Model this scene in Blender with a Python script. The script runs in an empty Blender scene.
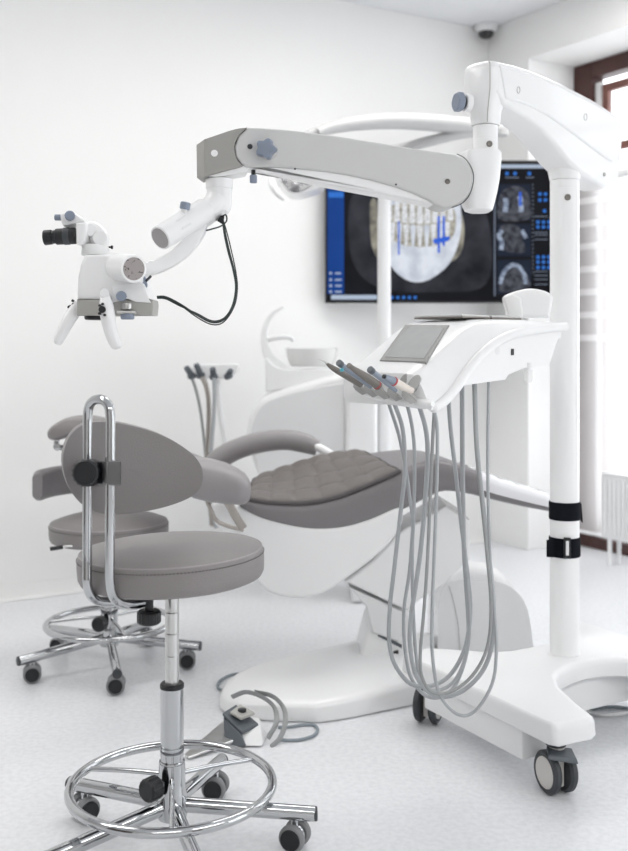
import bpy, bmesh, math, random
from mathutils import Vector, Matrix
random.seed(7)
scene = bpy.context.scene
COL = scene.collection
PI = math.pi
H, YH, CX, F = 1.03, 345.0, 314.0, 1000.0      # eye height, horizon row, centre column, focal length in pixels


def V(*a):
    return Vector(a)


def P(x, y, d):
    """the place at depth d seen at column x, row y of the photograph"""
    return V((x - CX) * d / F, d, H - (y - YH) * d / F)


class Plane:
    """a vertical plane through two points of the floor plan"""
    def __init__(s, x0, d0, x1, d1):
        s.o = V((x0 - CX) * d0 / F, d0, 0)
        e = V((x1 - CX) * d1 / F, d1, 0)
        s.d = (e - s.o).normalized()
        s.n = V(s.d.y, -s.d.x, 0)
        if s.n.y > 0:
            s.n = -s.n          # towards the viewer

    def at(s, x, y, off=0.0):
        o = s.o + s.n * off
        k = (x - CX) / F
        t = (k * o.y - o.x) / (s.d.x - k * s.d.y)
        q = o + s.d * t
        return V(q.x, q.y, H - (y - YH) * q.y / F)


# ------------------------------------------------------------------ materials
def mat(name, col, rough=0.4, metal=0.0, coat=0.0, noise=None, bump=None, spec=0.5, emit=None, trans=0.0, sheen=0.0):
    m = bpy.data.materials.new(name)
    m.use_nodes = True
    nt = m.node_tree
    b = nt.nodes['Principled BSDF']
    b.inputs['Base Color'].default_value = (*col, 1)
    b.inputs['Roughness'].default_value = rough
    b.inputs['Metallic'].default_value = metal
    b.inputs['Coat Weight'].default_value = coat
    b.inputs['Coat Roughness'].default_value = 0.08
    b.inputs['Specular IOR Level'].default_value = spec
    b.inputs['Transmission Weight'].default_value = trans
    b.inputs['Sheen Weight'].default_value = sheen
    tc = nt.nodes.new('ShaderNodeTexCoord')
    if noise:                       # (scale, other colour, low, high)
        n = nt.nodes.new('ShaderNodeTexNoise')
        n.inputs['Scale'].default_value = noise[0]
        n.inputs['Detail'].default_value = 5
        nt.links.new(tc.outputs['Object'], n.inputs['Vector'])
        r = nt.nodes.new('ShaderNodeValToRGB')
        r.color_ramp.elements[0].position = noise[2]
        r.color_ramp.elements[1].position = noise[3]
        r.color_ramp.elements[0].color = (*noise[1], 1)
        r.color_ramp.elements[1].color = (*col, 1)
        nt.links.new(n.outputs['Fac'], r.inputs['Fac'])
        nt.links.new(r.outputs['Color'], b.inputs['Base Color'])
    if bump:                        # (scale, strength)
        n = nt.nodes.new('ShaderNodeTexNoise')
        n.inputs['Scale'].default_value = bump[0]
        n.inputs['Detail'].default_value = 3
        nt.links.new(tc.outputs['Object'], n.inputs['Vector'])
        u = nt.nodes.new('ShaderNodeBump')
        u.inputs['Strength'].default_value = bump[1]
        u.inputs['Distance'].default_value = 0.002
        nt.links.new(n.outputs['Fac'], u.inputs['Height'])
        nt.links.new(u.outputs['Normal'], b.inputs['Normal'])
    if emit:
        b.inputs['Emission Color'].default_value = (*emit[0], 1)
        b.inputs['Emission Strength'].default_value = emit[1]
    return m


M = {}
M['wall'] = mat('wall_paint', (0.86, 0.857, 0.85), 0.75, noise=(3, (0.85, 0.847, 0.84), 0.3, 0.7), bump=(180, 0.08))
M['wall_dim'] = mat('dimmed_wall_paint', (0.62, 0.61, 0.60), 0.7, noise=(3, (0.60, 0.59, 0.58), 0.3, 0.7))  # grey of the unseen walls, chosen to cut fill and deepen reflections
M['ceil'] = mat('ceiling_paint', (0.80, 0.81, 0.83), 0.85, bump=(160, 0.05))
M['white'] = mat('white_plastic', (0.88, 0.883, 0.885), 0.28, coat=0.35, noise=(6, (0.87, 0.873, 0.875), 0.3, 0.7))
M['white_soft'] = mat('white_powder_coat', (0.80, 0.805, 0.81), 0.42, noise=(8, (0.785, 0.79, 0.795), 0.3, 0.7))
M['arm_side'] = mat('pale_grey_arm_cover', (0.60, 0.60, 0.595), 0.5, noise=(9, (0.59, 0.59, 0.585), 0.3, 0.7))
M['cap_grey'] = mat('warm_grey_cap', (0.34, 0.335, 0.315), 0.5, bump=(300, 0.06))
M['leather'] = mat('grey_leather', (0.236, 0.219, 0.222), 0.42, bump=(420, 0.35), noise=(5, (0.224, 0.209, 0.205), 0.3, 0.7))
M['leather_lilac'] = mat('lilac_grey_leather', (0.222, 0.209, 0.216), 0.38, bump=(420, 0.3), noise=(5, (0.212, 0.200, 0.206), 0.3, 0.7))
M['arm_leather_lit'] = mat('lit_grey_leather', (0.30, 0.286, 0.29), 0.4, bump=(420, 0.3), noise=(5, (0.288, 0.274, 0.278), 0.3, 0.7))  # lighter copy of the chair leather: light on the armrests put into the colour
M['lamp_grey'] = mat('pale_grey_enamel', (0.52, 0.52, 0.52), 0.4, bump=(30, 0.01))
M['quilt'] = mat('taupe_quilted_cover', (0.160, 0.145, 0.137), 0.5, bump=(500, 0.4), noise=(7, (0.153, 0.138, 0.130), 0.3, 0.7))
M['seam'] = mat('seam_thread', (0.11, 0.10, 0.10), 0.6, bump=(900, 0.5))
M['piping'] = mat('pale_piping', (0.33, 0.31, 0.31), 0.5, bump=(900, 0.4))
M['chrome'] = mat('chrome', (0.52, 0.53, 0.54), 0.06, 1.0, bump=(40, 0.01))
M['steel'] = mat('brushed_steel', (0.62, 0.62, 0.61), 0.28, 1.0, bump=(200, 0.05))
M['bronze'] = mat('dull_metal_strap', (0.42, 0.39, 0.36), 0.35, 0.9, bump=(200, 0.05))
M['black'] = mat('black_plastic', (0.007, 0.008, 0.010), 0.38, bump=(300, 0.1))
M['charcoal'] = mat('charcoal_rubber', (0.045, 0.05, 0.056), 0.5, bump=(300, 0.1))
M['wheel_grey'] = mat('grey_wheel', (0.22, 0.225, 0.23), 0.45, bump=(300, 0.05))
M['reflector'] = mat('faceted_reflector', (0.55, 0.55, 0.56), 0.12, 1.0, noise=(22, (0.12, 0.12, 0.13), 0.40, 0.55))
M['dark_steel'] = mat('dark_steel', (0.24, 0.24, 0.245), 0.3, 0.9, bump=(200, 0.05))
M['slate'] = mat('slate_plastic', (0.10, 0.115, 0.13), 0.42, bump=(300, 0.1))
M['blue_grey'] = mat('blue_grey_knob', (0.24, 0.28, 0.355), 0.45, bump=(300, 0.08))
M['fabric_black'] = mat('black_hook_strap', (0.005, 0.006, 0.010), 0.85, bump=(700, 0.5), spec=0.15)
M['hose'] = mat('grey_hose', (0.40, 0.415, 0.43), 0.42, bump=(300, 0.05))
M['hose_dark'] = mat('dark_grey_hose', (0.30, 0.31, 0.31), 0.45, bump=(300, 0.05))
M['cable'] = mat('grey_cable', (0.25, 0.29, 0.32), 0.5, bump=(300, 0.05))
M['cable_black'] = mat('black_green_cable', (0.012, 0.022, 0.020), 0.5, bump=(300, 0.05))
M['tool_grey'] = mat('taupe_metal_tool', (0.20, 0.185, 0.168), 0.38, 0.4, bump=(300, 0.05))
M['tool_blue'] = mat('blue_grey_tool', (0.26, 0.30, 0.36), 0.35, 0.3, bump=(300, 0.05))
M['tool_holder'] = mat('grey_tool_rest', (0.40, 0.40, 0.39), 0.45, bump=(300, 0.05))
M['cream'] = mat('cream_handle', (0.74, 0.68, 0.62), 0.4, bump=(300, 0.05))
M['red'] = mat('red_ring', (0.45, 0.03, 0.04), 0.4, bump=(300, 0.05))
M['cyan'] = mat('cyan_ring', (0.12, 0.50, 0.60), 0.4, bump=(300, 0.05))
M['panel_frame'] = mat('touch_panel_bezel', (0.30, 0.30, 0.29), 0.4, bump=(300, 0.03))
M['panel_glass'] = mat('touch_panel_glass', (0.40, 0.405, 0.40), 0.18, coat=0.4, noise=(30, (0.37, 0.375, 0.37), 0.35, 0.65))
M['caster_hub'] = mat('putty_hub', (0.62, 0.60, 0.57), 0.45, bump=(300, 0.05))
M['frame_brown'] = mat('brown_window_frame', (0.070, 0.026, 0.021), 0.45, noise=(14, (0.058, 0.021, 0.017), 0.3, 0.7))
M['sash_red'] = mat('red_brown_sash', (0.21, 0.085, 0.065), 0.45, noise=(14, (0.18, 0.072, 0.056), 0.3, 0.7))
M['knob_face'] = mat('engraved_grey_disc', (0.34, 0.31, 0.30), 0.5, noise=(160, (0.07, 0.06, 0.06), 0.33, 0.40))
M['disc_grey'] = mat('grey_end_disc', (0.36, 0.34, 0.34), 0.5, bump=(300, 0.05))
M['body_grey'] = mat('grey_band_plastic', (0.42, 0.415, 0.39), 0.45, bump=(300, 0.05))
M['tv_body'] = mat('black_tv_bezel', (0.012, 0.012, 0.014), 0.3, bump=(300, 0.03))
M['lens'] = mat('dark_dome', (0.01, 0.01, 0.012), 0.06, coat=0.6, bump=(30, 0.01))
M['door_dark'] = mat('dark_wood', (0.075, 0.05, 0.04), 0.45, noise=(8, (0.05, 0.034, 0.028), 0.3, 0.7))
M['panel_gloss'] = mat('glossy_grey_white_panel', (0.74, 0.745, 0.75), 0.12, coat=0.6, noise=(4, (0.73, 0.735, 0.74), 0.3, 0.7))
M['ceramic'] = mat('white_ceramic', (0.80, 0.80, 0.79), 0.15, coat=0.5, bump=(30, 0.01))


def glow(name, col, s, noise=None):
    m = bpy.data.materials.new(name)
    m.use_nodes = True
    nt = m.node_tree
    b = nt.nodes['Principled BSDF']
    b.inputs['Base Color'].default_value = (0.004, 0.004, 0.005, 1)
    b.inputs['Roughness'].default_value = 0.45
    b.inputs['Specular IOR Level'].default_value = 0.08
    b.inputs['Emission Color'].default_value = (*col, 1)
    b.inputs['Emission Strength'].default_value = s
    if noise:
        tc = nt.nodes.new('ShaderNodeTexCoord')
        n = nt.nodes.new('ShaderNodeTexNoise')
        n.inputs['Scale'].default_value = noise[0]
        n.inputs['Detail'].default_value = 4
        r = nt.nodes.new('ShaderNodeValToRGB')
        r.color_ramp.elements[0].position = noise[2]
        r.color_ramp.elements[1].position = noise[3]
        r.color_ramp.elements[0].color = (*noise[1], 1)
        r.color_ramp.elements[1].color = (*col, 1)
        nt.links.new(tc.outputs['Object'], n.inputs['Vector'])
        nt.links.new(n.outputs['Fac'], r.inputs['Fac'])
        nt.links.new(r.outputs['Color'], b.inputs['Emission Color'])
    return m


M['s_black'] = glow('screen_black', (0.006, 0.007, 0.010), 1, (5, (0.002, 0.002, 0.003), 0.3, 0.7))
M['s_haze'] = glow('screen_grey_haze', (0.040, 0.042, 0.052), 1, (7, (0.008, 0.009, 0.013), 0.35, 0.7))
M['s_navy'] = glow('screen_navy', (0.010, 0.016, 0.032), 1)
M['s_blue'] = glow('screen_blue', (0.006, 0.060, 0.30), 1, (3, (0.004, 0.040, 0.21), 0.3, 0.7))
M['s_sky'] = glow('screen_light_blue', (0.03, 0.17, 0.60), 1)
M['s_bone'] = glow('screen_bone', (0.72, 0.76, 0.83), 1, (11, (0.50, 0.54, 0.62), 0.35, 0.6))
M['s_bone_dim'] = glow('screen_bone_shadow', (0.40, 0.38, 0.31), 1, (14, (0.12, 0.115, 0.10), 0.35, 0.65))
M['s_tooth'] = glow('screen_tooth', (0.78, 0.80, 0.84), 1, (90, (0.52, 0.53, 0.54), 0.3, 0.6))
M['s_gum'] = glow('screen_root_shadow', (0.50, 0.48, 0.42), 1, (60, (0.24, 0.225, 0.19), 0.35, 0.65))
M['s_implant'] = glow('screen_implant_blue', (0.03, 0.12, 0.65), 1)
M['s_bar'] = glow('screen_title_bar', (0.42, 0.50, 0.62), 1)
M['s_slice'] = glow('screen_scan_slice', (0.09, 0.095, 0.115), 1, (40, (0.015, 0.017, 0.025), 0.35, 0.65))
M['s_slice_light'] = glow('screen_scan_bone', (0.40, 0.47, 0.60), 1, (60, (0.10, 0.13, 0.19), 0.35, 0.65))
M['s_line'] = glow('screen_grey_text_lines', (0.16, 0.19, 0.25), 1)

# floor: pale vinyl with fine flecks
m = mat('vinyl_floor', (0.72, 0.73, 0.75), 0.33)
nt = m.node_tree
b = nt.nodes['Principled BSDF']
tc = nt.nodes.new('ShaderNodeTexCoord')
mp = nt.nodes.new('ShaderNodeMapping')
mp.inputs['Scale'].default_value = (1, 1, 1)
n1 = nt.nodes.new('ShaderNodeTexNoise'); n1.inputs['Scale'].default_value = 70; n1.inputs['Detail'].default_value = 6
n2 = nt.nodes.new('ShaderNodeTexVoronoi'); n2.inputs['Scale'].default_value = 130
nt.links.new(tc.outputs['Object'], mp.inputs['Vector'])
nt.links.new(mp.outputs['Vector'], n1.inputs['Vector'])
nt.links.new(mp.outputs['Vector'], n2.inputs['Vector'])
r1 = nt.nodes.new('ShaderNodeValToRGB')
r1.color_ramp.elements[0].position = 0.32; r1.color_ramp.elements[0].color = (0.70, 0.71, 0.73, 1)
r1.color_ramp.elements[1].position = 0.62; r1.color_ramp.elements[1].color = (0.775, 0.785, 0.805, 1)
nt.links.new(n1.outputs['Fac'], r1.inputs['Fac'])
r2 = nt.nodes.new('ShaderNodeValToRGB')
r2.color_ramp.elements[0].position = 0.06; r2.color_ramp.elements[0].color = (0.90, 0.905, 0.92, 1)
r2.color_ramp.elements[1].position = 0.20; r2.color_ramp.elements[1].color = (1, 1, 1, 1)
nt.links.new(n2.outputs['Distance'], r2.inputs['Fac'])
mx = nt.nodes.new('ShaderNodeMix'); mx.data_type = 'RGBA'; mx.blend_type = 'MULTIPLY'
mx.inputs['Factor'].default_value = 1
nt.links.new(r1.outputs['Color'], mx.inputs['A']); nt.links.new(r2.outputs['Color'], mx.inputs['B'])
nt.links.new(mx.outputs['Result'], b.inputs['Base Color'])
M['floor'] = m


def clearish(name, col, keep, rough=0.1, translucent=False):
    """a see-through film: `keep` is how much of it is solid"""
    m = bpy.data.materials.new(name)
    m.use_nodes = True
    nt = m.node_tree
    nt.nodes.clear()
    out = nt.nodes.new('ShaderNodeOutputMaterial')
    tr = nt.nodes.new('ShaderNodeBsdfTransparent')
    mix = nt.nodes.new('ShaderNodeMixShader')
    mix.inputs[0].default_value = keep
    if translucent:
        a = nt.nodes.new('ShaderNodeBsdfDiffuse'); a.inputs['Color'].default_value = (*col, 1)
        t = nt.nodes.new('ShaderNodeBsdfTranslucent'); t.inputs['Color'].default_value = (*col, 1)
        m2 = nt.nodes.new('ShaderNodeMixShader'); m2.inputs[0].default_value = 0.6
        nt.links.new(a.outputs[0], m2.inputs[1]); nt.links.new(t.outputs[0], m2.inputs[2])
        sh = m2
    else:
        sh = nt.nodes.new('ShaderNodeBsdfPrincipled')
        sh.inputs['Base Color'].default_value = (*col, 1)
        sh.inputs['Roughness'].default_value = rough
    nt.links.new(tr.outputs[0], mix.inputs[1])
    nt.links.new(sh.outputs[0], mix.inputs[2])
    nt.links.new(mix.outputs[0], out.inputs[0])
    return m


M['glass'] = clearish('window_glass', (0.95, 0.97, 0.98), 0.06, 0.02)
M['sheer'] = clearish('sheer_blind_cloth', (0.95, 0.94, 0.94), 0.40, translucent=True)
M['band'] = clearish('dense_blind_cloth', (0.95, 0.95, 0.95), 0.62, translucent=True)
M['film'] = clearish('plastic_film', (0.90, 0.90, 0.93), 0.88, 0.14)
M['vial'] = clearish('clear_bulb', (0.95, 0.95, 0.95), 0.25, 0.05)

# ------------------------------------------------------------------ mesh helpers
ORG = {}


def obj(name, bm, m, parent=None, sharp=38, wn=True):
    bmesh.ops.recalc_face_normals(bm, faces=bm.faces)
    lim = math.radians(sharp)
    for f in bm.faces:
        f.smooth = True
    for e in bm.edges:
        if len(e.link_faces) == 2 and e.calc_face_angle(0) > lim:
            e.smooth = False
    o0 = ORG.get(parent.name, V(0, 0, 0)) if parent else V(0, 0, 0)
    if o0.length:
        bmesh.ops.translate(bm, verts=bm.verts, vec=-o0)
    me = bpy.data.meshes.new(name)
    bm.to_mesh(me)
    bm.free()
    o = bpy.data.objects.new(name, me)
    COL.objects.link(o)
    me.materials.append(M[m] if isinstance(m, str) else m)
    if parent:
        o.parent = parent
        ORG[o.name] = o0
    if wn:
        w = o.modifiers.new('wn', 'WEIGHTED_NORMAL')
        w.keep_sharp = True
    return o


def thing(name, label, cat, loc, group=None):
    o = bpy.data.objects.new(name, None)
    COL.objects.link(o)
    o.empty_display_size = 0.05
    o.location = loc
    ORG[o.name] = Vector(loc)
    tag(o, label, cat, group)
    return o


def tag(o, label, cat, group=None):
    o['label'] = label
    o['category'] = cat
    if group:
        o['group'] = group
    return o


def struct(name, bm, m, parent=None, **k):
    o = obj(name, bm, m, parent, **k)
    if parent is None:
        o['kind'] = 'structure'
    return o


def join(*bms):
    """several shapes of ONE part"""
    a = bms[0]
    for b2 in bms[1:]:
        me = bpy.data.meshes.new('tmp')
        b2.to_mesh(me)
        a.from_mesh(me)
        b2.free()
        bpy.data.meshes.remove(me)
    return a


def cr(pts, n=6, closed=False):
    """Catmull-Rom through the points"""
    pts = [Vector(p) for p in pts]
    out = []
    N = len(pts)
    last = N if closed else N - 1
    for i in range(last):
        if closed:
            a, b_, c, d = pts[(i - 1) % N], pts[i], pts[(i + 1) % N], pts[(i + 2) % N]
        else:
            b_, c = pts[i], pts[i + 1]
            a = pts[i - 1] if i else b_ * 2 - c
            d = pts[i + 2] if i + 2 < N else c * 2 - b_
        for j in range(n):
            t = j / n
            out.append(0.5 * ((2 * b_) + (c - a) * t + (2 * a - 5 * b_ + 4 * c - d) * t * t + (3 * b_ - a - 3 * c + d) * t ** 3))
    if not closed:
        out.append(pts[-1])
    return out


def cr2(pts, n=4, closed=False):
    return [(p.x, p.y) for p in cr([V(x, y, 0) for x, y in pts], n, closed)]


def loft(rings, cap=True, closed=False, close_ring=True):
    bm = bmesh.new()
    R = [[bm.verts.new(p) for p in r] for r in rings]
    n = len(R[0])
    L = len(R)
    for i in range(L if closed else L - 1):
        a, b_ = R[i], R[(i + 1) % L]
        for j in range(n if close_ring else n - 1):
            k = (j + 1) % n
            try:
                bm.faces.new((a[j], a[k], b_[k], b_[j]))
            except ValueError:
                pass
    if cap and not closed:
        try:
            bm.faces.new(R[0])
            bm.faces.new(R[-1])
        except ValueError:
            pass
    return bm


def tube(pts, r, seg=12, smooth=0, closed=False, flat=None, up=None):
    """tube along points; r may be a list; flat=(a, b) gives an elliptical section"""
    pts = [Vector(p) for p in pts]
    if smooth:
        if isinstance(r, (list, tuple)):
            rr = [x.x for x in cr([V(q, 0, 0) for q in r], smooth, closed)]
            r = rr
        pts = cr(pts, smooth, closed)
    N = len(pts)
    tang = []
    for i in range(N):
        if closed:
            t = pts[(i + 1) % N] - pts[i - 1]
        else:
            t = pts[min(i + 1, N - 1)] - pts[max(i - 1, 0)]
        tang.append(t.normalized())
    u = Vector(up) if up else (V(0, 0, 1) if abs(tang[0].z) < 0.9 else V(0, 1, 0))
    u = (u - tang[0] * u.dot(tang[0])).normalized()
    rings = []
    for i in range(N):
        t = tang[i]
        if up:
            u = Vector(up)
        u = (u - t * u.dot(t)).normalized()
        w = t.cross(u)
        rad = r[i] if isinstance(r, (list, tuple)) else r
        fa, fb = flat if flat else (1, 1)
        rings.append([pts[i] + u * (rad * fa * math.cos(2 * PI * j / seg)) + w * (rad * fb * math.sin(2 * PI * j / seg)) for j in range(seg)])
    return loft(rings, closed=closed)


def lathe(prof, o=(0, 0, 0), axis=(0, 0, 1), seg=32, sx=1.0):
    """turn (radius, height) pairs about an axis"""
    o = Vector(o)
    ax = Vector(axis).normalized()
    u = V(0, 0, 1) if abs(ax.z) < 0.9 else V(1, 0, 0)
    u = (u - ax * u.dot(ax)).normalized()
    w = ax.cross(u)
    rings = []
    for r, z in prof:
        r = max(r, 1e-5)
        rings.append([o + ax * z + u * (r * sx * math.cos(2 * PI * j / seg)) + w * (r * math.sin(2 * PI * j / seg)) for j in range(seg)])
    bm = loft(rings)
    bmesh.ops.remove_doubles(bm, verts=bm.verts, dist=2e-5)
    return bm


def cyl(p0, p1, r0, r1=None, bev=0.15, seg=28):
    """rounded-edge cylinder between two points"""
    p0, p1 = Vector(p0), Vector(p1)
    r1 = r0 if r1 is None else r1
    L = (p1 - p0).length
    b0 = min(bev * min(r0, r1), L * 0.3)
    pr = [(0, 0), (r0 - b0, 0), (r0 - 0.3 * b0, 0.3 * b0), (r0, b0), (r1, L - b0), (r1 - 0.3 * b0, L - 0.3 * b0), (r1 - b0, L), (0, L)]
    return lathe(pr, p0, p1 - p0, seg)


def knob(p0, p1, r, ribs=18, depth=0.06, bev=0.15):
    """ribbed hand knob"""
    p0, p1 = Vector(p0), Vector(p1)
    ax = (p1 - p0).normalized()
    L = (p1 - p0).length
    u = V(0, 0, 1) if abs(ax.z) < 0.9 else V(1, 0, 0)
    u = (u - ax * u.dot(ax)).normalized()
    w = ax.cross(u)
    n = ribs * 4
    rings = []
    for rr, z, d in ((0.02, 0, 0), (1 - bev, 0, 0.5), (1, bev * r, 1), (1, L - bev * r, 1), (1 - bev, L, 0.5), (0.75, L, 0), (0.72, L - 0.04 * r, 0), (0.02, L - 0.04 * r, 0)):
        ring = []
        for j in range(n):
            q = r * rr * (1 - depth * d * (0.5 + 0.5 * math.cos(2 * PI * j * ribs / n)))
            ring.append(p0 + ax * z + u * q * math.cos(2 * PI * j / n) + w * q * math.sin(2 * PI * j / n))
        rings.append(ring)
    return loft(rings)


def prism(front, vec, bev=0.0, seg=3):
    """outline extruded by vec, its rim rounded"""
    bm = bmesh.new()
    vec = Vector(vec)
    a = [bm.verts.new(Vector(p)) for p in front]
    b_ = [bm.verts.new(Vector(p) + vec) for p in front]
    n = len(a)
    bm.faces.new(a)
    bm.faces.new(list(reversed(b_)))
    for i in range(n):
        k = (i + 1) % n
        bm.faces.new((a[i], b_[i], b_[k], a[k]))
    bmesh.ops.recalc_face_normals(bm, faces=bm.faces)
    if bev:
        sa, sb = set(a), set(b_)
        es = [e for e in bm.edges if (e.verts[0] in sa and e.verts[1] in sa) or (e.verts[0] in sb and e.verts[1] in sb)]
        bmesh.ops.bevel(bm, geom=es, offset=bev, segments=seg, profile=0.5, affect='EDGES', clamp_overlap=True)
    return bm


def box(c, s, rz=0.0, bev=0.0, seg=2, rx=0.0, ry=0.0):
    bm = bmesh.new()
    bmesh.ops.create_cube(bm, size=1)
    bmesh.ops.scale(bm, vec=Vector(s), verts=bm.verts)
    if bev:
        bmesh.ops.bevel(bm, geom=list(bm.edges), offset=bev, segments=seg, profile=0.5, affect='EDGES', clamp_overlap=True)
    mt = Matrix.Translation(Vector(c)) @ Matrix.Rotation(rz, 4, 'Z') @ Matrix.Rotation(ry, 4, 'Y') @ Matrix.Rotation(rx, 4, 'X')
    bmesh.ops.transform(bm, matrix=mt, verts=bm.verts)
    return bm


def hexa(p, bev=0.0, seg=2):
    """eight corners: four below, four above"""
    bm = bmesh.new()
    v = [bm.verts.new(Vector(q)) for q in p]
    for f in ((3, 2, 1, 0), (4, 5, 6, 7), (0, 1, 5, 4), (1, 2, 6, 5), (2, 3, 7, 6), (3, 0, 4, 7)):
        bm.faces.new([v[i] for i in f])
    bmesh.ops.recalc_face_normals(bm, faces=bm.faces)
    if bev:
        bmesh.ops.bevel(bm, geom=list(bm.edges), offset=bev, segments=seg, profile=0.5, affect='EDGES', clamp_overlap=True)
    return bm


def pillow(outline, thick, edge, fn, n=7):
    """padded shape: outline (u, v) about its centroid, rim rounded over `edge`, mapped by fn(u, v, w)"""
    cu = sum(p[0] for p in outline) / len(outline)
    cv = sum(p[1] for p in outline) / len(outline)
    R = sum(math.hypot(p[0] - cu, p[1] - cv) for p in outline) / len(outline)
    steps = []
    for i in range(n + 1):
        a = -PI / 2 + PI * i / n
        steps.append((1 - edge / R * (1 - math.cos(a)), math.sin(a) * 0.82))
    steps = [(0.001, -1.0), (0.3, -0.985), (0.6, -0.93), (0.80, -0.875)] + steps + [(0.80, 0.875), (0.6, 0.93), (0.3, 0.985), (0.001, 1.0)]
    steps = [s for s in steps if True]
    lo = 1 - edge / R
    fixed = []
    for s, w in steps:
        if abs(w) > 0.83:
            s = min(s, lo * 0.98) if s > lo * 0.98 else s
        fixed.append((s, w))
    rings = []
    for s, w in fixed:
        rings.append([fn(cu + (p[0] - cu) * s, cv + (p[1] - cv) * s, w * thick / 2) for p in outline])
    return loft(rings)


def ring_pts(c, r, n=48, z=None):
    c = Vector(c)
    return [c + V(r * math.cos(2 * PI * i / n), r * math.sin(2 * PI * i / n), 0) for i in range(n)]


def rrect(w, h, r, n=5):
    """rounded rectangle outline"""
    out = []
    for cx, cy, a0 in ((w / 2 - r, h / 2 - r, 0), (-w / 2 + r, h / 2 - r, 90), (-w / 2 + r, -h / 2 + r, 180), (w / 2 - r, -h / 2 + r, 270)):
        for i in range(n + 1):
            a = math.radians(a0 + 90 * i / n)
            out.append((cx + r * math.cos(a), cy + r * math.sin(a)))
    return out


#SECTION ROOM
# ------------------------------------------------------------------ the room
CO = V(0.917, 5.27, 0)
EA = V(-0.868, -0.497, 0)
EB = V(0.534, -0.845, 0)
CH = 2.69
RA, RB = 6.6, 7.6


def R(a, b_, z=0.0):
    q = CO + EA * a + EB * b_
    return V(q.x, q.y, z)


def slab(a0, a1, b0, b1, z0, z1, bev=0.0):
    return hexa([R(a0, b0, z0), R(a1, b0, z0), R(a1, b1, z0), R(a0, b1, z0), R(a0, b0, z1), R(a1, b0, z1), R(a1, b1, z1), R(a0, b1, z1)], bev)


struct('floor', slab(-0.5, RA + 0.2, -0.2, RB + 0.2, -0.12, 0.0), 'floor', wn=False)
struct('ceiling', slab(-0.5, RA + 0.2, -0.2, RB + 0.2, CH, CH + 0.15), 'ceil', wn=False)
struct('wall_left', slab(-0.45, RA + 0.2, -0.2, 0, 0.001, CH - 0.001), 'wall', wn=False)
struct('wall_rear', slab(-0.45, RA + 0.2, RB, RB + 0.2, 0.001, CH - 0.001), 'wall_dim', wn=False)
struct('wall_entrance', slab(RA, RA + 0.2, 0.001, RB - 0.001, 0.001, CH - 0.001), 'wall_dim', wn=False)
WD = -0.307
SOF = 2.466
OPEN = [(0.296, 3.0), (4.0, 6.9)]  # second opening is out of view, added and sized for daylight fill
wr = slab(-0.45, 0, 0.001, OPEN[0][0], 0.001, CH - 0.001)
wr = join(wr, slab(-0.45, 0, OPEN[0][1], OPEN[1][0], 0.001, CH - 0.001), slab(-0.45, 0, OPEN[1][1], RB - 0.001, 0.001, CH - 0.001),
          slab(-0.45, 0, OPEN[0][0], OPEN[0][1], SOF, CH - 0.001), slab(-0.45, 0, OPEN[1][0], OPEN[1][1], SOF, CH - 0.001))
struct('wall_right', wr, 'wall', wn=False)
# coved vinyl skirting along the left wall
cove = []
for b_, z in ((0.002, 0.06), (0.004, 0.06), (0.005, 0.03), (0.012, 0.010), (0.03, 0.003), (0.03, 0.001), (0.002, 0.001)):
    cove.append((b_, z))
struct('baseboard_left', loft([[R(0.01, b_, z) for b_, z in cove], [R(RA - 0.01, b_, z) for b_, z in cove]]), 'wall', wn=False)
# windows: brown frames floor to soffit
for i, (b0, b1) in enumerate(OPEN):
    w = bpy.data.objects.new('window_%d' % (i + 1), None)
    COL.objects.link(w)
    w['kind'] = 'structure'
    w.location = R(WD, (b0 + b1) / 2, 0)
    ORG[w.name] = Vector(w.location)
    f = slab(WD - 0.09, WD, b0 + 0.001, b0 + 0.117, 0.001, SOF - 0.001, 0.004)
    f = join(f, slab(WD - 0.09, WD, b1 - 0.117, b1 - 0.001, 0.001, SOF - 0.001, 0.004),
             slab(WD - 0.09, WD, b0 + 0.118, b1 - 0.118, 2.385, SOF - 0.001, 0.004),
             slab(WD - 0.09, WD, b0 + 0.118, b1 - 0.118, 0.001, 0.055, 0.004))
    struct('window_frame', f, 'frame_brown', w)
    mid = (b0 + b1) / 2
    for s0, s1 in ((b0 + 0.15, mid - 0.01), (mid + 0.01, b1 - 0.15)):
        s = slab(WD - 0.075, WD - 0.045, s0, s0 + 0.036, 0.07, 2.35, 0.003)
        s = join(s, slab(WD - 0.075, WD - 0.045, s1 - 0.036, s1, 0.07, 2.35, 0.003),
                 slab(WD - 0.075, WD - 0.045, s0 + 0.036, s1 - 0.036, 2.31, 2.35, 0.003),
                 slab(WD - 0.075, WD - 0.045, s0 + 0.036, s1 - 0.036, 2.005, 2.045, 0.003),
                 slab(WD - 0.075, WD - 0.045, s0 + 0.036, s1 - 0.036, 0.07, 0.13, 0.003))
        so = struct('window_sash', s, 'sash_red', w)
        struct('window_pane', slab(WD - 0.062, WD - 0.056, s0 + 0.037, s1 - 0.037, 0.131, 2.004), 'glass', so, wn=False)
        struct('window_pane', slab(WD - 0.062, WD - 0.056, s0 + 0.037, s1 - 0.037, 2.046, 2.309), 'glass', so, wn=False)
    struct('window_gasket', join(slab(WD - 0.06, WD - 0.03, b0 + 0.119, b0 + 0.148, 0.07, 2.36), slab(WD - 0.06, WD - 0.03, b1 - 0.148, b1 - 0.119, 0.07, 2.36)), 'white', w)
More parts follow.
